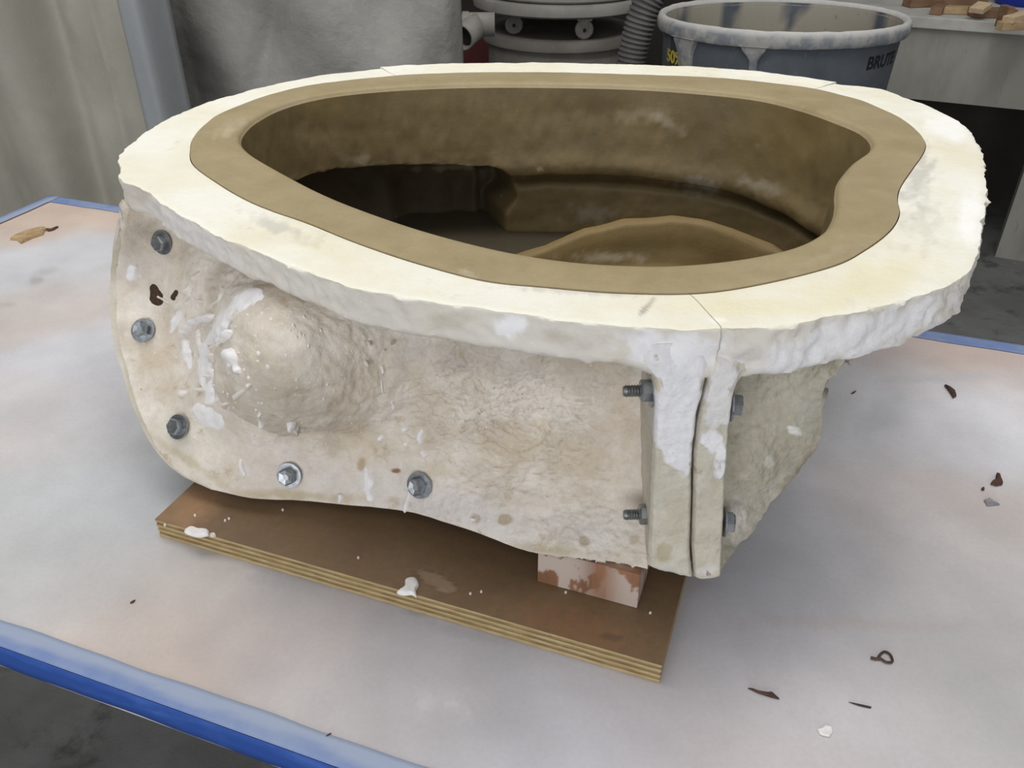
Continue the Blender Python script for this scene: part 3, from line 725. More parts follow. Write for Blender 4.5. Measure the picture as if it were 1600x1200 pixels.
# flange of the piece behind, seen as a second layer along the left and lower edge
el = spline(edgeL, 150); eb = spline(edgeB, 220)
edge = np.concatenate([el[6:], eb[1:120]])
inn = edge + (np.array([600, 520]) - edge) / np.linalg.norm(np.array([600, 520]) - edge, axis=1)[:, None] * 40
nE = len(edge)
Ne = SL.normal(edge); ey = np.array([0, 0, CAM_Z])
def behind(uvs, dd):
    P = SL.base(uvs); dd = dd * np.linspace(1, 0.45, nE); return P + (P - ey) / np.linalg.norm(P - ey, axis=1)[:, None] * np.asarray(dd)[:, None]
fade = np.linspace(1, 0, nE)
jj = 1.2 * fbm(np.c_[edge, np.zeros(nE)], 0.05, 3)[:, None] * np.array([1, 0.4])
rings = [behind(inn, np.full(nE, 0.015))] + [behind(inn * (1 - q) + (edge + jj) * q, np.full(nE, 0.015)) for q in (0.5, 0.85, 1.0)]
bk_ = -Ne * 0.012; bk_[:, 2] = np.maximum(bk_[:, 2], -0.002)
rings += [rings[-1] + bk_, rings[0] + bk_]
V = np.concatenate(rings)
Fc = grid_faces(6, nE).tolist() + [(5 * nE + j, 5 * nE + j + 1, j + 1, j) for j in range(nE - 1)]
Fc += [tuple(k * nE for k in range(6)), tuple(k * nE + nE - 1 for k in range(5, -1, -1))]
rear = obj('rear_flange', V, Fc, M_fin, mold, paint=np.zeros((len(V), 4)), label='second flange layer showing along the left and lower edge of the side panel')
bm_ = bmesh.new(); bm_.from_mesh(rear.data); bmesh.ops.recalc_face_normals(bm_, faces=bm_.faces); bm_.to_mesh(rear.data); bm_.free()

# ---- panel right of the seam
right_ctl = [('p', .150, .50, .228), ('p', .19, .505, .228), ('z', 1315, 572, .217), ('z', 1287, 610, .19), ('z', 1283, 680, .145), ('z', 1250, 735, .11), ('z', 1205, 785, .08), ('z', 1160, 845, .058),
             ('z', 1130, 885, .058), ('y', 1140, 650, .478), ('y', 1135, 800, .456), ('y', 1200, 650, .474), ('y', 1190, 730, .465), ('y', 1240, 640, .472)]
SR = Sheet(right_ctl)
SR.relief = lambda uv: 0.0022 * fbm(p2(uv), 0.02, 4) + 0.0012 * fbm(p2(uv), 0.07, 3)
tR = [(1105, 560), (1180, 555), (1250, 552), (1322, 560)]
rR = [(1322, 560), (1306, 585), (1288, 600), (1286, 640), (1283, 680), (1270, 712), (1250, 735), (1205, 786), (1172, 832), (1150, 858), (1128, 890)]
bR = [(1105, 900), (1116, 896), (1128, 890)]
lR = [(1105, 560), (1105, 700), (1105, 900)]
ni, nj = 120, 130
uvR = coons(tR, rR, bR, lR, ni, nj)
jag = 2.6 * fbm(p2(uvR), 0.05, 3)
ii = np.repeat(np.arange(ni), nj); jj_ = np.tile(np.arange(nj), ni)
fj = sstep(ni - 14, ni - 2, ii); uvR = uvR + np.stack([jag * fj, 0.7 * jag * fj], 1)
V = SR.point(uvR)
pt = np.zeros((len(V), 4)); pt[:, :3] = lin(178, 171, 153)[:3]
for a in ((1240, 672, 11, 8, .3, (232, 230, 224), 1., .3, .6), (1200, 722, 9, 10, 0, (214, 210, 200), .8, .3, .3), (1152, 790, 16, 20, .2, (206, 202, 190), .8, .4, .4), (1170, 800, 60, 30, -.7, (196, 190, 178), .5, .7, .5),
          (1260, 640, 20, 60, -.1, (190, 187, 176), .6, .7, .5), (1245, 740, 50, 14, -.7, (132, 120, 100), .6, .7, .7), (1160, 790, 20, 6, .4, (170, 160, 140), .5, .5, .5), (1150, 820, 20, 40, .4, (218, 213, 202), .6, .6, .4)):
    blot(pt, uvR, *a, .04)
rp = obj('side_panel', V, grid_faces(ni, nj), M_right, mold, paint=pt, label='weathered grey-beige panel right of the front seam')
solid(rp, 0.016, -1.0)

# ---- the standing flange at the front seam: two halves
YF = 0.4255
def fin(name, lft, rgt, top, bot, deep, paint_list, label, dy=0.0):
    ni, nj = 34, 120
    uv = coons(top, rgt, bot, lft, ni, nj)
    P = np.array([at_y(u, v, YF + dy) for u, v in uv])
    i = np.repeat(np.arange(ni), nj) / (ni - 1); j = np.tile(np.arange(nj), ni) / (nj - 1)
    edge_d = np.minimum(np.minimum(i, 1 - i) * 0.04, (1 - j) * 0.18)
    rnd = 0.004 * (1 - np.clip(edge_d / 0.004, 0, 1)) ** 2
    P[:, 1] += 0.0028 * sstep(584, 545, uv[:, 1])
    P[:, 1] += 0.007 * sstep(50, 105, np.abs(uv[:, 0] - 1088)) * sstep(620, 575, uv[:, 1])
    P[:, 1] += rnd + 0.0014 * fbm(P, 40, 4) + 0.0008 * fbm(P, 130, 3)
    pt = np.zeros((len(P), 4)); pt[:, :3] = lin(202, 195, 176)[:3]
    for a in paint_list: blot(pt, uv, *a)
    w = np.clip((pt[:, 3] * (pt[:, 2] > 0.78)), 0, 1); P[:, 1] -= 0.0014 * w
    n = len(P); V = [P]; pts = [pt]
    ring = [k * nj for k in range(ni)] + [(ni - 1) * nj + k for k in range(1, nj)] + [k * nj + nj - 1 for k in range(ni - 2, -1, -1)] + [k for k in range(nj - 2, 0, -1)]
    Fc = grid_faces(ni, nj, flip=True).tolist(); m = len(ring); steps = 10; prev = ring
    for s in range(1, steps + 1):
        Q = P[ring] + np.array([0, deep * s / steps, 0]); Q[:, 0] += 0.0010 * fbm(Q, 60, 3)
        start = n + (s - 1) * m; cur = list(range(start, start + m)); V.append(Q); pts.append(pt[ring] * np.array([1, 1, 1, .3]))
        Fc += [(prev[k], prev[(k + 1) % m], cur[(k + 1) % m], cur[k]) for k in range(m)]; prev = cur
    Fc.append(tuple(prev))
    o = obj(name, np.concatenate(V), Fc, M_fin, mold, paint=np.concatenate(pts), label=label)
    bm_ = bmesh.new(); bm_.from_mesh(o.data); bmesh.ops.recalc_face_normals(bm_, faces=bm_.faces); bm_.to_mesh(o.data); bm_.free()
    return o
WP = (240, 239, 241)
finL = fin('seam_flange', [(955, 548), (975, 566), (1008, 578), (1022, 596), (1024, 640), (1020, 720), (1017, 800), (1013, 888)],
    [(1110, 535), (1108, 570), (1103, 600), (1091, 640), (1087, 668), (1082, 720), (1081, 800), (1079, 860), (1083, 907)],
    [(955, 548), (1030, 540), (1110, 535)], [(1013, 888), (1035, 897), (1060, 902), (1083, 907)], 0.07,
    ((1055, 640, 42, 102, 0, WP, 1., .12, .25, .03), (1040, 560, 80, 40, .1, WP, .95, .3, .4, .03), (1027, 600, 8, 14, 0, (206, 192, 166), .8, .5, .3, .04),
     (1035, 865, 20, 16, .5, (172, 160, 120), .6, .7, .6, .05), (1060, 800, 30, 60, 0, (196, 188, 164), .5, .8, .5, .03), (1040, 890, 20, 8, 0, (206, 206, 202), .7, .6, .4, .05)),
    'left half of the seam flange, upper part fresh white')
finR = fin('seam_flange', [(1113, 535), (1112, 565), (1107, 600), (1096, 642), (1091, 670), (1086, 720), (1084, 800), (1083, 860), (1086, 907)],
    [(1225, 548), (1190, 574), (1166, 588), (1152, 604), (1145, 640), (1138, 700), (1133, 780), (1130, 850), (1127, 905)],
    [(1113, 535), (1160, 540), (1225, 548)], [(1086, 907), (1100, 911), (1127, 905)], 0.07,
    ((1125, 620, 28, 70, .1, (234, 232, 232), .9, .3, .5, .03), (1112, 690, 18, 18, .2, WP, 1., .2, .4, .04), (1126, 722, 10, 28, 0, WP, 1., .2, .4, .04), (1150, 550, 40, 24, .2, (222, 217, 212), .8, .4, .3, .03),
     (1108, 890, 16, 10, -.2, (224, 222, 218), .7, .5, .4, .05), (1105, 780, 20, 60, .3, (192, 184, 164), .5, .8, .6, .04)),
    'right half of the seam flange', 0.0012)

# ---- plaster drips and crusts on the left panel
def drip(pts, m=M_drip, h=0.35, parent=panel, sheet=SL, name='plaster_drip'):
    """pts: (u, v, width) along the run of a drip on the sheet"""
    P = np.array(pts, float)
    if len(P) == 1: P = np.array([P[0] - [0, P[0][2] * .32, 0], P[0] + [0, P[0][2] * .32, 0]])
    n = max(10, int(np.linalg.norm(np.diff(P[:, :2], axis=0), axis=1).sum() / 3))
    Q = spline(P, n)
    tan = np.gradient(Q[:, :2], axis=0); tan /= np.maximum(np.linalg.norm(tan, axis=1), 1e-6)[:, None]
    nor = np.stack([-tan[:, 1], tan[:, 0]], 1)
    s = np.linspace(0, 1, n); L = np.linalg.norm(np.diff(Q[:, :2], axis=0), axis=1).sum()
    endl = np.minimum(s, 1 - s) * L; w = Q[:, 2] / 2
    w = w * np.sqrt(np.clip(1 - (1 - np.clip(endl / np.maximum(w * .9, 1e-6), 0, 1)) ** 2, 0.004, 1))
    w = w * (1 + np.where(Q[:, 2] > 15, .28, .45) * fbm(p2(Q[:, :2]) , 0.07, 3))
    Q = Q.copy(); Q[:, :2] += nor * (fbm(p2(Q[:, :2]) + 50, 0.06, 2) * w * .35)[:, None]
    t = np.linspace(-1, 1, 9)
    uv = (Q[:, None, :2] + nor[:, None, :] * (w[:, None] * t[None])[:, :, None]).reshape(-1, 2)
    ww = np.repeat(w, 9)
    hh = np.sqrt(np.clip(1 - np.tile(t, n) ** 2, 0, 1)) * np.minimum(ww, 6) * 0.00062 * 2 * h
    hh = hh * (1 + 0.3 * fbm(p2(uv), 0.12, 2))
    V = sheet.point(uv, 0.0) + sheet.normal(uv) * (hh - 0.0003)[:, None]
    return obj(name, V, grid_faces(n, 9), m, parent)
def c8(*p): return [(240 + a / 4, 420 + b / 4, w / 4) for a, b, w in p]
W_ = M_white
drip(c8((770, 215, 50), (690, 235, 110), (600, 275, 110), (540, 325, 130), (480, 380, 150), (420, 430, 155), (370, 495, 140), (335, 560, 120), (318, 630, 110), (330, 700, 85), (355, 770, 75), (372, 850, 66)), W_, .28)
drip(c8((245, 880, 50), (310, 895, 120), (370, 950, 120), (425, 1005, 40)), W_, .3)
drip(c8((165, 255, 40), (145, 320, 40), (112, 405, 16)), W_, .5)
drip(c8((180, 395, 40), (240, 350, 36), (280, 322, 36), (340, 308, 50), (400, 288, 34)), W_, .9)
drip(c8((195, 430, 26), (205, 510, 60), (215, 570, 46), (215, 630, 16)), W_, .6)
drip(c8((290, 375, 20), (288, 430, 24), (295, 500, 16)), M_drip, .9)
drip(c8((350, 262, 16), (385, 225, 18), (430, 205, 16), (443, 160, 18), (445, 112, 26)), M_drip, .9)
drip(c8((520, 470, 34), (560, 442, 52), (605, 412, 22)), W_, 1.0)
drip(c8((595, 505, 40), (605, 560, 60), (620, 600, 30), (648, 635, 26)), W_, .9)
drip(c8((585, 560, 20), (575, 612, 16)), W_, .9)
drip(c8((602, 752, 30), (650, 712, 18), (705, 662, 20)), M_drip, 1.0)
drip(c8((565, 788, 18), (525, 805, 22), (505, 838, 22), (528, 882, 14)), M_drip, 1.0)
drip(c8((715, 798, 20), (712, 845, 12), (715, 888, 42)), W_, .9)
drip(c8((850, 865, 30), (880, 882, 56), (880, 905, 24), (910, 945, 10), (950, 992, 28)), W_, .8)
drip(c8((780, 960, 12), (798, 995, 40)), W_, .8)
drip(c8((475, 530, 26), (445, 590, 22)), M_drip, 1.0)
drip(c8((425, 560, 20), (398, 630, 26)), M_drip, 1.0)
drip(c8((640, 315, 20), (590, 358, 24)), M_drip, 1.0)
drip(c8((460, 470, 24), (430, 485, 18)), M_drip, 1.0)
drip(c8((300, 755, 46),), M_drip, 1.0)
drip(c8((350, 670, 46),), M_drip, 1.0)
drip(c8((380, 705, 18), (378, 780, 16)), W_, .9)
drip(c8((415, 770, 18), (408, 830, 14)), M_drip, 1.0)
drip(c8((315, 205, 40),), M_drip, 1.0)
drip(c8((105, 215, 16), (60, 190, 20), (20, 170, 14)), M_drip, .8)
drip(c8((200, 170, 34), (280, 60, 30), (310, 20, 22)), M_drip, .7)
drip(c8((130, 270, 24), (170, 215, 26), (240, 150, 18)), M_drip, .7)
drip(c8((170, 760, 60), (200, 800, 60)), M_drip, .4)
drip(c8((1430, 560, 28), (1440, 620, 34)), W_, .5)
drip(c8((1425, 650, 12), (1432, 700, 14), (1448, 745, 12)), W_, .7)
drip(c8((1508, 785, 20), (1522, 860, 28)), W_, .6)
drip(c8((1335, 430, 42),), M_drip, 1.0)
drip(c8((1285, 560, 28), (1290, 530, 20)), M_drip, 1.0)
drip(c8((1510, 430, 36),), M_drip, 1.0)
drip(c8((1450, 470, 30),), M_drip, .6)
drip([(633, 664, 11), (634, 674, 11)], W_, .5)
drip([(592, 680, 12), (598, 688, 8)], W_, .4)
drip([(660, 670, 7), (657, 682, 10), (659, 694, 6)], W_, .5)
drip([(633, 690, 8), (634, 698, 8)], W_, .4)
drip([(658, 704, 6), (668, 712, 12)], W_, .4)
drip([(573, 727, 9), (575, 755, 14), (579, 785, 10)], W_, .35)
drip([(640, 765, 6), (635, 782, 8), (631, 802, 7)], W_, .5)
drip([(536, 770, 8), (531, 786, 7)], W_, .5)
drip([(376, 716, 6), (380, 732, 8), (385, 745, 7)], W_, .6)
drip([(214, 411, 14), (209, 425, 22), (203, 440, 14)], W_, .6)
drip([(740, 808, 12), (738, 815, 8)], W_, .5)
drip([(239, 443, 10), (243, 458, 20), (247, 468, 22), (255, 474, 10)], M_brown, .2, name='rust_stain')
drip([(279, 453, 8), (268, 469, 10)], M_brown, .2, name='rust_stain')
drip([(224, 472, 5), (222, 475, 5)], M_brown, .05, name='rust_stain')
# small specks, too many to pick apart
sv = []; sf = []; k = 0
for i in range(220):
    if i < 130: u, v = rng.normal(400, 80), rng.normal(560, 75)
    else: u, v = rng.uniform(230, 990), rng.uniform(580, 850)
    if v > 660 + (u - 300) * 0.24 or v < 455 + (u - 300) * .25 or u < 210: continue
    w = rng.uniform(1.0, 2.6)
    ring = np.array([(u + w * math.cos(a), v + w * 1.2 * math.sin(a)) for a in np.linspace(0, 2 * math.pi, 6, endpoint=False)])
    c = SL.point([(u, v)], 0.0006 * w)[0]; r = SL.point(ring, -0.0002)
    sv += list(r) + [c]; sf += [(k + j, k + (j + 1) % 6, k + 6) for j in range(6)]; k += 7
obj('plaster_specks', sv, [f[::-1] for f in sf], M_drip, panel, kind='stuff')

# ---- bolts
def hexv(r, z0, z1, dome=0.0):
    P = [(r * math.cos(a), r * math.sin(a)) for a in np.linspace(0, 2 * math.pi, 6, endpoint=False)]
    P2 = [(x * .86, y * .86) for x, y in P]
    V = [(x, y, z0) for x, y in P] + [(x, y, z1 - 0.001) for x, y in P] + [(x, y, z1) for x, y in P2] + [(0.0026 * math.cos(a), 0.0026 * math.sin(a), z1 - .0006) for a in np.linspace(0, 2 * math.pi, 6, endpoint=False)]
    Fc = [tuple(range(5, -1, -1))]
    for L in range(3): Fc += [(L * 6 + i, L * 6 + (i + 1) % 6, L * 6 + 6 + (i + 1) % 6, L * 6 + 6 + i) for i in range(6)]
    Fc.append(tuple(range(18, 24)))
    return np.array(V), Fc
def local_mesh(name, V, Fc, m, smooth=False):
    me = bpy.data.meshes.new(name); me.from_pydata(np.asarray(V).tolist(), [], [tuple(int(i) for i in f) for f in Fc]); me.materials.append(m)
    me.polygons.foreach_set('use_smooth', [smooth] * len(me.polygons)); return me
wash = local_mesh('washer', *lathe([(0.0035, 0.0), (0.0106, 0.0), (0.0110, 0.0005), (0.0108, 0.0017), (0.0035, 0.0019), (0.0035, 0.0)], (0, 0, 0), 28), M_zinc)
head = local_mesh('bolt', *hexv(0.0076, 0.0018, 0.0078), M_zinc)
nutm = local_mesh('nut', *hexv(0.0074, 0.0016, 0.0082), M_zinc)
prof = [(0.0, 0.0)]
for k in range(9): prof += [(0.0033, 0.0016 + k * .0018), (0.0040, 0.0025 + k * .0018)]
prof += [(0.0030, 0.0190), (0.0, 0.0192)]
thr = local_mesh('bolt', *lathe(prof, (0, 0, 0), 18), M_thread)
def bolt(P, n, spin, me, kind='head', label=None):
    o = bpy.data.objects.new('bolt', me); C.objects.link(o); o.parent = mold
    q = Vector(n).to_track_quat('Z', 'Y') @ Quaternion((0, 0, 1), spin)
    o.location = Vector(P) - mold.location; o.rotation_mode = 'QUATERNION'; o.rotation_quaternion = q
    w = bpy.data.objects.new('washer', wash); C.objects.link(w); w.parent = o
    if kind == 'nut':
        x = bpy.data.objects.new('nut', nutm); C.objects.link(x); x.parent = o
    if label: o['label'] = label
for u, v, s in ((257, 378, .2), (226, 517, .5), (282, 667, .1), (454, 741, .5), (658, 757, .4)):
    Pb = SL.base([(u, v)])[0]; nb_ = SL.normal([(u, v)])[0]
    bolt(Pb + nb_ * 0.0022, nb_, s, head)
for (u, v), y in (((1016, 803), .444), ((1020, 610), .444)):
    P = at_y(u, v, y); bolt(P, (-1, -0.05, 0.0), .3, thr, 'nut')
for (u, v), y in (((1130, 815), .444), ((1140, 632), .444)):
    P = at_y(u, v, y); bolt(P, (1, -0.12, 0.02), .5, head)

# plaster spilt on the board
def spill(poly, z, h, m, parent=None, name='plaster_spill', sm=True):
    P = spline(poly, 28, True)[:-1] if sm else np.array(poly, float); c = P.mean(0)
    V = []
    for q, hh in ((1.0, 0.0), (0.96, 0.6), (0.75, 1.0), (0.35, 0.9)):
        for p in c + (P - c) * q: V.append(at(p[0], p[1], z) + np.array([0, 0, h * hh]))
    n = len(P); Fc = grid_faces(4, n, True).tolist() + [tuple(range(3 * n, 4 * n))]
    return obj(name, V, Fc, m, parent, sm)
spill([(288, 832), (298, 824), (310, 828), (325, 829), (326, 837), (312, 840), (300, 838)], zb, .003, M_white, board)
spill([(328, 836), (335, 834), (338, 838), (331, 840)], zb, .002, M_drip, board)
spill([(620, 927), (632, 918), (634, 906), (648, 904), (655, 914), (650, 924), (652, 935), (644, 930), (632, 931)], zb, .003, M_white, board)
for u, v in ((258, 821), (352, 814), (305, 806), (358, 811), (442, 797), (735, 928), (752, 925), (884, 926), (1016, 958), (560, 872)):
    spill([(u - 2.2, v), (u, v - 1.8), (u + 2.2, v), (u, v + 1.8)], zb, .0013, M_drip, board, 'plaster_bead')

# ------------------------------------------------------------------ bits lying on the table
def chip(name, label, cat, poly, h, m, z=T):
    o = spill(poly, z + 0.0004, h, m, None, name, False)
    c = np.array([v.co for v in o.data.vertices]).mean(0); c[2] = z
    for v in o.data.vertices: v.co -= Vector(c)
    o.location = c
    return tag(o, label, cat)
sp_ = thing('wood_splinter', 'pale splintered wood sliver lying at the far left of the table', 'splinter', tuple(at(48, 367, T)))
for poly, h, m, nm in (([(16, 375), (40, 364), (72, 357), (74, 360), (45, 371), (28, 376)], .006, M_splinter, 'upper_strip'), ([(28, 377), (48, 370), (70, 362), (68, 367), (50, 373), (33, 381)], .0045, M_splinter, 'lower_strip'),
                       ([(70, 359), (80, 360), (92, 355), (84, 360), (76, 362)], .003, M_scrapdark, 'dark_tip')):
    spill(poly, T + .0004, h, m, sp_, nm, False)
chip('bark_scrap', 'curled brown scrap with a thin tail right of the mold', 'scrap', [(1475, 603), (1483, 607), (1492, 614), (1494, 620), (1489, 623), (1485, 616), (1480, 609)], .004, M_scrapdark)
chip('bark_scrap', 'dark folded brown scrap near the right edge of the table', 'scrap', [(1547, 757), (1555, 754), (1556, 742), (1561, 744), (1563, 752), (1566, 758), (1556, 760)], .005, M_scrapdark)
chip('dark_crumb', 'tiny dark crumb just left of the grey resin drop', 'crumb', [(1533, 764), (1537, 762), (1538, 766), (1534, 767)], .002, M_scrapdark)
chip('resin_drop', 'glossy grey resin drop with a tail by the folded scrap', 'drop', [(1537, 782), (1545, 779), (1554, 784), (1562, 789), (1553, 790), (1542, 791)], .002, M_gel)
chip('plaster_dab', 'white plaster dab on the lower right of the table', 'plaster', [(1277, 1140), (1284, 1138), (1290, 1133), (1300, 1136), (1301, 1144), (1296, 1152), (1286, 1150), (1280, 1147)], .0012, M_white)
chip('twig', 'thin brown twig with a knot at the lower right of the table', 'twig', [(1168, 1076), (1182, 1081), (1200, 1084), (1207, 1083), (1218, 1093), (1205, 1090), (1186, 1084)], .0022, M_scrapdark)
chip('hair_strand', 'fine dark strand right of the brown twig', 'strand', [(1325, 1097), (1345, 1101), (1362, 1105), (1360, 1107), (1342, 1103)], .0008, M_dark)
ringp = spline([(1372, 1028), (1380, 1020), (1390, 1024), (1394, 1035), (1384, 1036), (1375, 1030)], 26, True)
V, Fc = tube([at(u, v, T) + np.array([0, 0, .0012]) for u, v in ringp], .0009, 6)
V2, F2 = tube([at(u, v, T) + np.array([0, 0, .0012]) for u, v in ((1360, 1029), (1367, 1031), (1376, 1031))], .0011, 6)
V, Fc = join((V, Fc), (V2, F2)); c = V.mean(0); c[2] = T
tag(obj('ring_scrap', V, Fc, M_scrapdark, loc=c), 'small dark ring shaped scrap lying right of the board', 'scrap')
for u, v, lab in ((207, 941, 'tiny dark sliver on the grey paint left of the board'), (1333, 614, 'tiny dark speck just right of the rightmost mold edge'), (513, 1149, 'thin dark sliver beside the blue tape at the near edge')):
    chip('dark_sliver', lab, 'sliver', [(u - 4, v + 2), (u, v - 1), (u + 5, v - 3), (u + 1, v + 1)], .0012, M_scrapdark)

# ------------------------------------------------------------------ hanging sheets behind the table
def sheet_mesh(x0, x1, z0, z1, y0, fold, nx=160, nz=120):
    X, Z = np.meshgrid(np.linspace(x0, x1, nx), np.linspace(z0, z1, nz), indexing='ij'); X = X.ravel(); Z = Z.ravel()
    Y = y0 + fold(X, Z)
    return np.c_[X, Y, Z], grid_faces(nx, nz)
def fold1(x, z):
    f = 0.05 * np.exp(-((x + 0.93) / 0.035) ** 2) - 0.05 * sstep(-.84, -.82, x) * np.exp(-np.clip(x + .82, 0, 9) / .05) + 0.032 * np.sin((x + .9) * 19 + .5 * z)
    f = f - 0.05 * sstep(-.752, -.742, x) + 0.10 * sstep(-.715, -.68, x) ** 2 + 0.012 * fbm(np.c_[x, 0 * x, z * .3], 7, 3)
    f = f - 0.03 * np.exp(-((x + 1.02) / .03) ** 2) * sstep(.7, 1.2, z) + 0.05 * sstep(.8, .0, z) * np.sin(x * 9)
    return f
V, Fc = sheet_mesh(-1.75, -0.68, 0.02, 1.75, 1.78, fold1, 220, 60)
pt = np.zeros((len(V), 4)); pt[:, :3] = lin(146, 150, 154)[:3]; pt[:, 3] = sstep(-.754, -.744, V[:, 0]) * .9
o = tag(obj('plastic_curtain', V, Fc, M_tarp, paint=pt, loc=(-1.2, 1.78, 0.0)), 'dusty plastic curtain hanging behind the far left corner of the table', 'curtain'); solid(o, .002)
def fold2(x, z):
    q = (x + .40) * .8 + (z - .6) * .62
    q2 = -(x + .3) * .75 + (z - .6) * .7
    f = 0.015 * np.sin(q * 24) * sstep(-.85, -.6, x) * sstep(-.05, -.3, x) + 0.008 * np.sin(q2 * 30 + 1) * sstep(-.45, -.2, x) + 0.007 * fbm(np.c_[x, 0 * x, z], 5, 4)
    f = f + 0.16 * sstep(-.16, -.10, x) ** 2 + 0.10 * sstep(-.82, -.90, x) ** 2 - 0.06 * np.sin(np.clip((x + .74) / .64, 0, 1) * math.pi)
    f = f + 0.02 * np.exp(-((x + .62 - (z - .7) * .4) / .03) ** 2)
    return f
V, Fc = sheet_mesh(-0.90, -0.120, 0.06, 1.55, 2.02, fold2, 170, 150)
o = tag(obj('drop_cloth', V, Fc, M_cloth, loc=(-.43, 2.02, 0)), 'grey canvas drop cloth draped behind the mold beside the plastic curtain', 'cloth'); solid(o, .003)

# ------------------------------------------------------------------ drums, pipe, hose
DX, DY = 0.175, 3.28
drum = thing('lower_drum', 'dusty grey drum with a wide lid standing behind the mold', 'drum', (DX, DY, 0))
obj('drum_body', *lathe([(0.0, 0.0), (0.25, 0.0), (0.26, 0.02), (0.262, 0.30), (0.268, 0.31), (0.262, 0.32), (0.262, 0.655), (0.0, 0.655)], (DX, DY, 0)), M_drum, drum)
obj('lid', *lathe([(0.27, 0.648), (0.284, 0.650), (0.287, 0.662), (0.284, 0.682), (0.272, 0.689), (0.25, 0.686), (0.0, 0.689)], (DX, DY, 0)), M_drum, drum)
dolly = thing('drum_dolly', 'round dusty dolly on small casters on top of the lower drum', 'dolly', (DX - .005, DY - .04, 0.69))
obj('disc', *lathe([(0.0, 0.765), (0.295, 0.765), (0.308, 0.772), (0.31, 0.79), (0.305, 0.803), (0.29, 0.806), (0.0, 0.806)], (DX - .005, DY - .04, 0)), M_dollytop, dolly)
for u, v, y in ((803, 45, DY - .15), (912, 50, DY - .24), (1003, 40, DY - .10), (860, 20, DY + .15)):
    x = at_y(u, v, y)[0]
    cs = obj('caster', *join((boxv((x, y, 0.757), (.05, .05, .016)), BOXF), (boxv((x, y - .030, 0.738), (.024, .004, .045)), BOXF), (boxv((x, y + .006, 0.738), (.024, .004, .045)), BOXF)), M_caster, dolly, smooth=False)
    th = np.linspace(0, 2 * math.pi, 20, endpoint=False)
    V = np.concatenate([np.stack([x + r * np.cos(th), np.full(20, y - .012 + s), 0.7215 + r * np.sin(th)], 1) for s, r in ((-.013, 0.0), (-.013, .027), (-.009, .0315), (.009, .0315), (.013, .027), (.013, 0.0))])
    bevel(obj('wheel', V, grid_faces(6, 20, True), M_caster, cs), .001)
    V, Fc = tube([(x, y - .036, .7215), (x, y + .012, .7215)], .006, 10); obj('axle', V, Fc, M_dark, cs)
updrum = thing('upper_drum', 'pale dusty drum standing on the dolly above the lower drum', 'drum', (DX, DY - .04, 0.806))
obj('drum_body', *lathe([(0.0, 0.8065), (0.272, 0.8065), (0.285, 0.815), (0.288, 0.84), (0.283, 0.85), (0.283, 1.35), (0.0, 1.35)], (DX, DY - .04, 0)), M_dollytop, updrum)
pip = thing('pvc_pipe', 'dusty white pipe tee beside the drum lid', 'pipe', tuple(at_y(748, 45, 2.88)))
pc = at_y(746, 42, 2.86)
V, Fc = tube([pc + np.array([d, 0.02, .004]) for d in (-.03, .02, .055)], .036, 24); obj('run', V, Fc, M_pvc, pip)
V, Fc = tube([pc + np.array(d) for d in ((-.004, .02, .0), (-.03, -.02, -.012), (-.05, -.06, -.022))], [.034, .034, .036], 24, cap=False); eo = obj('outlet', V, Fc, M_pvc, pip); solid(eo, .006)
V, Fc = tube([pc + np.array([d, .02, .004]) for d in (-.048, -.028)], .039, 24); obj('collar', V, Fc, M_pvc, pip)
V, Fc = tube([pc + np.array([-.075, .03, .0]), pc + np.array([-.075, .03, -pc[2] + .001])], .022, 16); obj('riser', V, Fc, M_pvc, pip)
V, Fc = tube([pc + np.array([-.08, .028, .002]), pc + np.array([-.03, .02, .004])], .03, 20); obj('coupling', V, Fc, M_pvc, pip)
V, Fc = tube([pc + np.array((-.040, -.04, -.017)), pc + np.array((-.038, -.036, -.016))], .030, 24); obj('bore_shade_disc', V, Fc, M_dark, pip)  # dark disc set into the outlet in place of the shade inside
rc = at_y(750, 88, 3.66)
redc = thing('red_cabinet', 'dull red metal cabinet half hidden below the pipe tee', 'cabinet', (rc[0], 3.72, 0))
bevel(obj('cabinet_body', boxv((rc[0] + .01, 3.72, .29), (.16, .1, .58)), BOXF, M_red, redc, smooth=False), .006)
obj('side_post', boxv((rc[0] - .082, 3.68, .29), (.014, .014, .58)), BOXF, M_drum, redc, smooth=False)
hp = spline([(.36, 2.75, .02), (.362, 2.75, .3), (.366, 2.75, .5), (.374, 2.75, .66), (.388, 2.75, .76), (.415, 2.75, .855), (.47, 2.76, .93), (.60, 2.8, .99), (.78, 2.9, 1.02)], 360)
rad = 0.0445 + 0.0035 * np.cos(np.linspace(0, 90 * 2 * math.pi, 360) )
V, Fc = tube(hp, rad, 24); tag(obj('ribbed_hose', V, Fc, M_hose, loc=(.36, 2.75, 0)), 'grey ribbed dust hose running up between the drums and the big bin', 'hose')

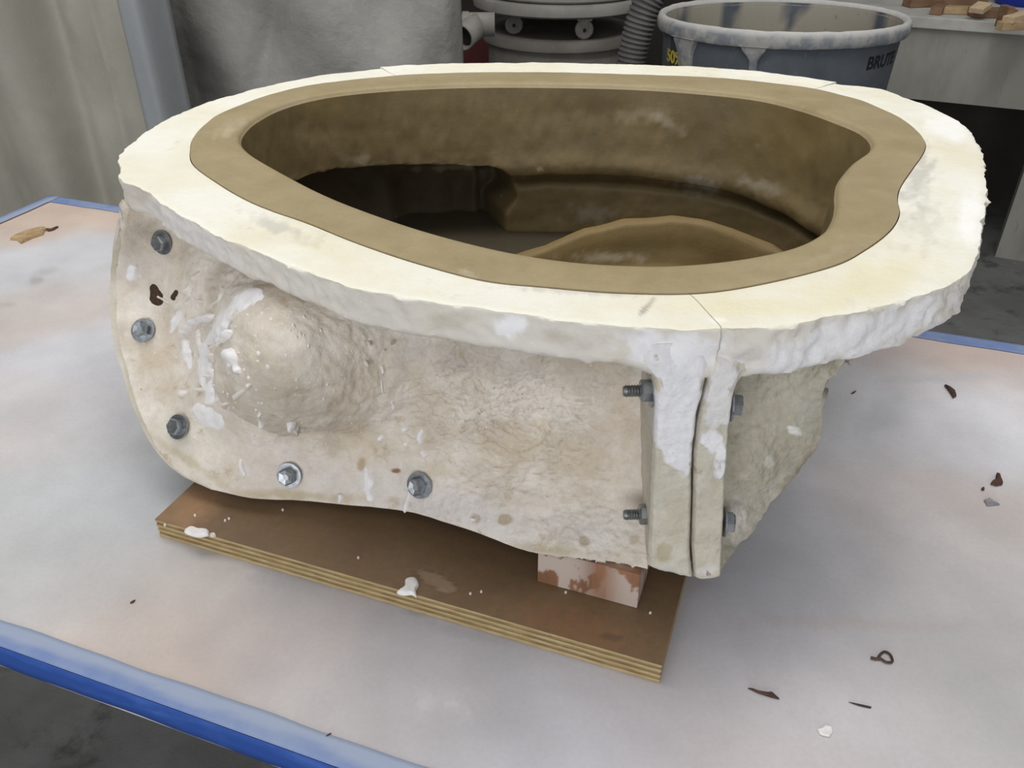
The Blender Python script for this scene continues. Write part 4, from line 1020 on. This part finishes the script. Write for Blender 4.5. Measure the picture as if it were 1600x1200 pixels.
# ------------------------------------------------------------------ big plastic bin
CX, CY, CH = 0.753, 2.50, 0.855
RX, RY = 0.345, 0.285
can = thing('plastic_bin', 'large blue-grey plastic bin with a plaster-caked rim behind the mold', 'bin', (CX, CY, 0))
prof = [(0.80, 0.0), (0.82, 0.01), (0.94, CH - .06), (0.945, CH - .02), (0.925, CH - .03), (0.80, 0.03), (0.0, 0.025)]
V, Fc = lathe([(r * RX, z) for r, z in prof[:4]], (CX, CY, 0), 96, 1, RY / RX)
pt = np.zeros((len(V), 4)); obj('bin_wall', V, Fc, M_can, can, paint=pt)
prof2 = [(0.93, CH - .01)] + [(0.925 - .1 * q, CH - .02 - (CH - .05) * q) for q in np.linspace(0, 1, 30)] + [(0.0, .03)]
V, Fc = lathe([(r * RX, z) for r, z in prof2], (CX, CY, 0), 96, 1, RY / RX)
pt = np.zeros((len(V), 4)); pt[:, :3] = lin(170, 163, 148)[:3]
nz = fbm(V * np.array([1, 1, .35]), 11, 4); pt[:, 3] = sstep(-.16, .1, nz + .28) * 0.96
obj('inner_wall', V, Fc, M_can, can, paint=pt, label='inside wall streaked with dried plaster')
V, Fc = lathe([(0.935 * RX, CH - .040), (0.985 * RX, CH - .041), (0.998 * RX, CH - .034), (1.0 * RX, CH - .016), (0.99 * RX, CH - .004), (0.97 * RX, CH), (0.945 * RX, CH - .004), (0.925 * RX, CH - .018)], (CX, CY, 0), 120, 1, RY / RX)
V[:, 2] += 0.0015 * fbm(V, 30, 3); pt = np.zeros((len(V), 4)); pt[:, :3] = lin(206, 203, 198)[:3]
pt[:, 3] = sstep(CH - .018, CH - .006, V[:, 2] + .006 * fbm(V, 30, 3)) * .85
obj('rim_lip', V, Fc, M_canlip, can, paint=pt)
def can_pt(a, z, out=0.0):
    k = 0.80 + 0.145 * (z / CH) + out
    return np.array([CX + RX * k * math.cos(a), CY + RY * k * math.sin(a), z])
def can_ang(u, v, z):
    best = min(np.linspace(-math.pi, 0, 721), key=lambda a: abs(proj(can_pt(a, z))[0][0] - u))
    return best
def bracket(u_top0, u_top1, u_b0, u_b1, z1):
    a0, a1 = can_ang(u_top0, 70, CH - .04), can_ang(u_top1, 70, CH - .04); b0, b1 = can_ang(u_b0, 100, z1), can_ang(u_b1, 100, z1)
    V = []
    n = 8
    for i in range(n):
        q = i / (n - 1); z = (CH - .038) * (1 - q) + z1 * q; qq = sstep(0, .45, np.array([q]))[0]
        A0_, A1_ = a0 * (1 - qq) + b0 * qq, a1 * (1 - qq) + b1 * qq
        o1 = 0.055 * (1 - q) + .012
        V += [can_pt(A0_, z, -.01), can_pt(A0_, z, o1), can_pt(A1_, z, o1), can_pt(A1_, z, -.01)]
    Fc = []
    for i in range(n - 1):
        for j in range(3): Fc.append((i * 4 + j, i * 4 + j + 1, i * 4 + 5 + j, i * 4 + 4 + j))
    Fc += [(0, 1, 2, 3), ((n - 1) * 4 + 3, (n - 1) * 4 + 2, (n - 1) * 4 + 1, (n - 1) * 4)]
    bevel(obj('handle_bracket', V, Fc, M_canlip, can, smooth=False, paint=np.zeros((len(V), 4))), .004)
bracket(1062, 1092, 1063, 1081, CH - .14); bracket(1160, 1200, 1168, 1180, CH - .125)
def plate(u0, u1, z0, z1, m, name, out, n=8):
    a0, a1 = can_ang(u0, 90, z0), can_ang(u1, 90, z0)
    V = [can_pt(a0 + (a1 - a0) * i / (n - 1), z, out) for i in range(n) for z in (z0, z1)]
    return solid(obj(name, V, grid_faces(n, 2), m, can, smooth=False), .001, 1)
plate(1046, 1063, CH - .21, CH - .05, M_label, 'label', .010)
def lettering(txt, a_mid, z_mid, h, m, name, out, flip=1, rot=0.0, squeeze=1.0):
    cu = bpy.data.curves.new('lettering', 'FONT'); cu.body = txt; cu.size = h; cu.align_x = 'CENTER'; cu.align_y = 'CENTER'; cu.extrude = 0.0; cu.offset = h * .03
    t = bpy.data.objects.new('lettering', cu); C.objects.link(t)
    dg = bpy.context.evaluated_depsgraph_get(); me = bpy.data.meshes.new_from_object(t.evaluated_get(dg))
    bpy.data.objects.remove(t); Fc = [tuple(p.vertices) for p in me.polygons]
    V = []
    for v in me.vertices:
        x, y = v.co.x * squeeze, v.co.y
        x, y = x * math.cos(rot) - y * math.sin(rot), x * math.sin(rot) + y * math.cos(rot)
        k = np.linalg.norm(can_pt(a_mid + .01, z_mid)[:2] - can_pt(a_mid, z_mid)[:2]) / .01
        V.append(can_pt(a_mid + x / k, z_mid + y, out))
    bpy.data.meshes.remove(me)
    return solid(obj(name, V, Fc, m, can, smooth=False), .0012, 1)
lettering('BRUTE', can_ang(1379, 95, CH - .09), CH - .088, .045, M_text_dark, 'embossed_lettering', .004)
am = can_ang(1054.5, 90, CH - .12)
lettering('50%', am, CH - .100, .045, M_text_yellow, 'yellow_lettering', .015, squeeze=1.0)
lettering('50%', am, CH - .155, .045, M_text_yellow, 'yellow_lettering', .015, squeeze=1.0)

# ------------------------------------------------------------------ bench at the right
bz = 0.79
q1 = at(1422, 25, bz); q2 = at(1600, 37, bz)
bd = (q2 - q1) / np.linalg.norm(q2 - q1); bn = np.array([-bd[1], bd[0], 0]); b0 = q1 - bd * 0.45
bench = thing('side_bench', 'dusty grey bench with a deep front skirt behind the bin', 'bench', tuple((b0 + bd * .9 + bn * .35) * np.array([1, 1, 0])))
LB, DB = 1.9, 0.7
def bslab(s0, s1, w0, w1, z0, z1):
    return prism([b0 + bd * s0 + bn * w0, b0 + bd * s1 + bn * w0, b0 + bd * s1 + bn * w1, b0 + bd * s0 + bn * w1], z0, z1)
bevel(obj('bench_top', *bslab(0, LB, 0, DB, bz - .034, bz), M_benchtop, bench, smooth=False), .003)
obj('front_skirt', *bslab(0.01, LB - .01, 0.02, 0.045, bz - .255, bz - .034), M_bench, bench, smooth=False)
obj('side_skirt', *bslab(0.01, 0.035, 0.045, DB, bz - .255, bz - .034), M_bench, bench, smooth=False)
obj('back_board', *bslab(0.01, LB - .01, DB - .03, DB, 0.0, bz - .034), M_wall, bench, smooth=False)
lg = at(1578, 400, 0.0); s_l = float((lg - b0) @ bd); w_l = float((lg - b0) @ bn)
for s, w in ((s_l, w_l), (0.09, w_l)):
    obj('leg', *bslab(s - .05, s + .05, w - .03, w + .03, 0, bz - .034), M_bench, bench, smooth=False)
def scrap(u, v, lift, size, ang, m, label, tilt=0.0, grp='wood offcuts on the bench'):
    p = at(u, v, bz + lift); a = np.array([math.cos(ang), math.sin(ang)])
    V = boxv(p, size, a, tilt)
    V[:, 2] += max(0, bz + .001 - V[:, 2].min()) if lift < .03 else 0
    c = V.mean(0); c[2] = V[:, 2].min()
    o = obj('wood_offcut', V, BOXF, m, smooth=False, loc=c); bevel(o, .0015)
    tag(o, label, 'wood scrap', grp)
scrap(1500, 16, .010, (.15, .05, .02), -.25, M_wood[0], 'long tan wood offcut lying flat nearest the bin on the bench', .0)
scrap(1467, 14, .012, (.10, .036, .022), 1.0, M_wood[1], 'brown offcut standing askew at the left end of the wood pile on the bench', .0)
scrap(1442, 4, .012, (.12, .05, .024), .2, M_wood[1], 'dark brown flat board at the far left behind the wood pile')
scrap(1532, 12, .034, (.055, .045, .016), .7, M_wood[2], 'small pale square chip on top of the wood pile', .25)
scrap(1550, 20, .012, (.13, .06, .024), -.1, M_wood[1], 'wide brown offcut under the small pale chip')
scrap(1490, 2, .012, (.20, .06, .024), -.1, M_wood[1], 'long brown board at the back of the wood pile')
scrap(1570, 26, .03, (.02, .045, .06), .1, M_wood[1], 'upright brown block between the wood pile and the right frame edge', 0)
scrap(1582, 40, .012, (.09, .03, .024), .25, M_wood[0], 'tan stick at the front edge of the bench below the blue tub')
scrap(1592, 26, .034, (.10, .035, .018), .5, M_wood[2], 'pale stick leaning over the tan stick below the blue tub', .1)
p = at(1612, 14, bz)
tub = thing('blue_tub', 'dark blue plastic tub at the right end of the bench', 'tub', (p[0] + .02, p[1] + .10, bz))
obj('tub_wall', *lathe([(0.0, .002), (.085, .002), (.088, .01), (.10, .16), (.096, .16), (.082, .012), (0, .010)], (p[0] + .02, p[1] + .10, bz), 40), M_blue, tub)
obj('tub_rim', *lathe([(.099, .152), (.108, .152), (.109, .162), (.102, .168), (.096, .162), (.099, .152)], (p[0] + .02, p[1] + .10, bz), 40), M_blue, tub)
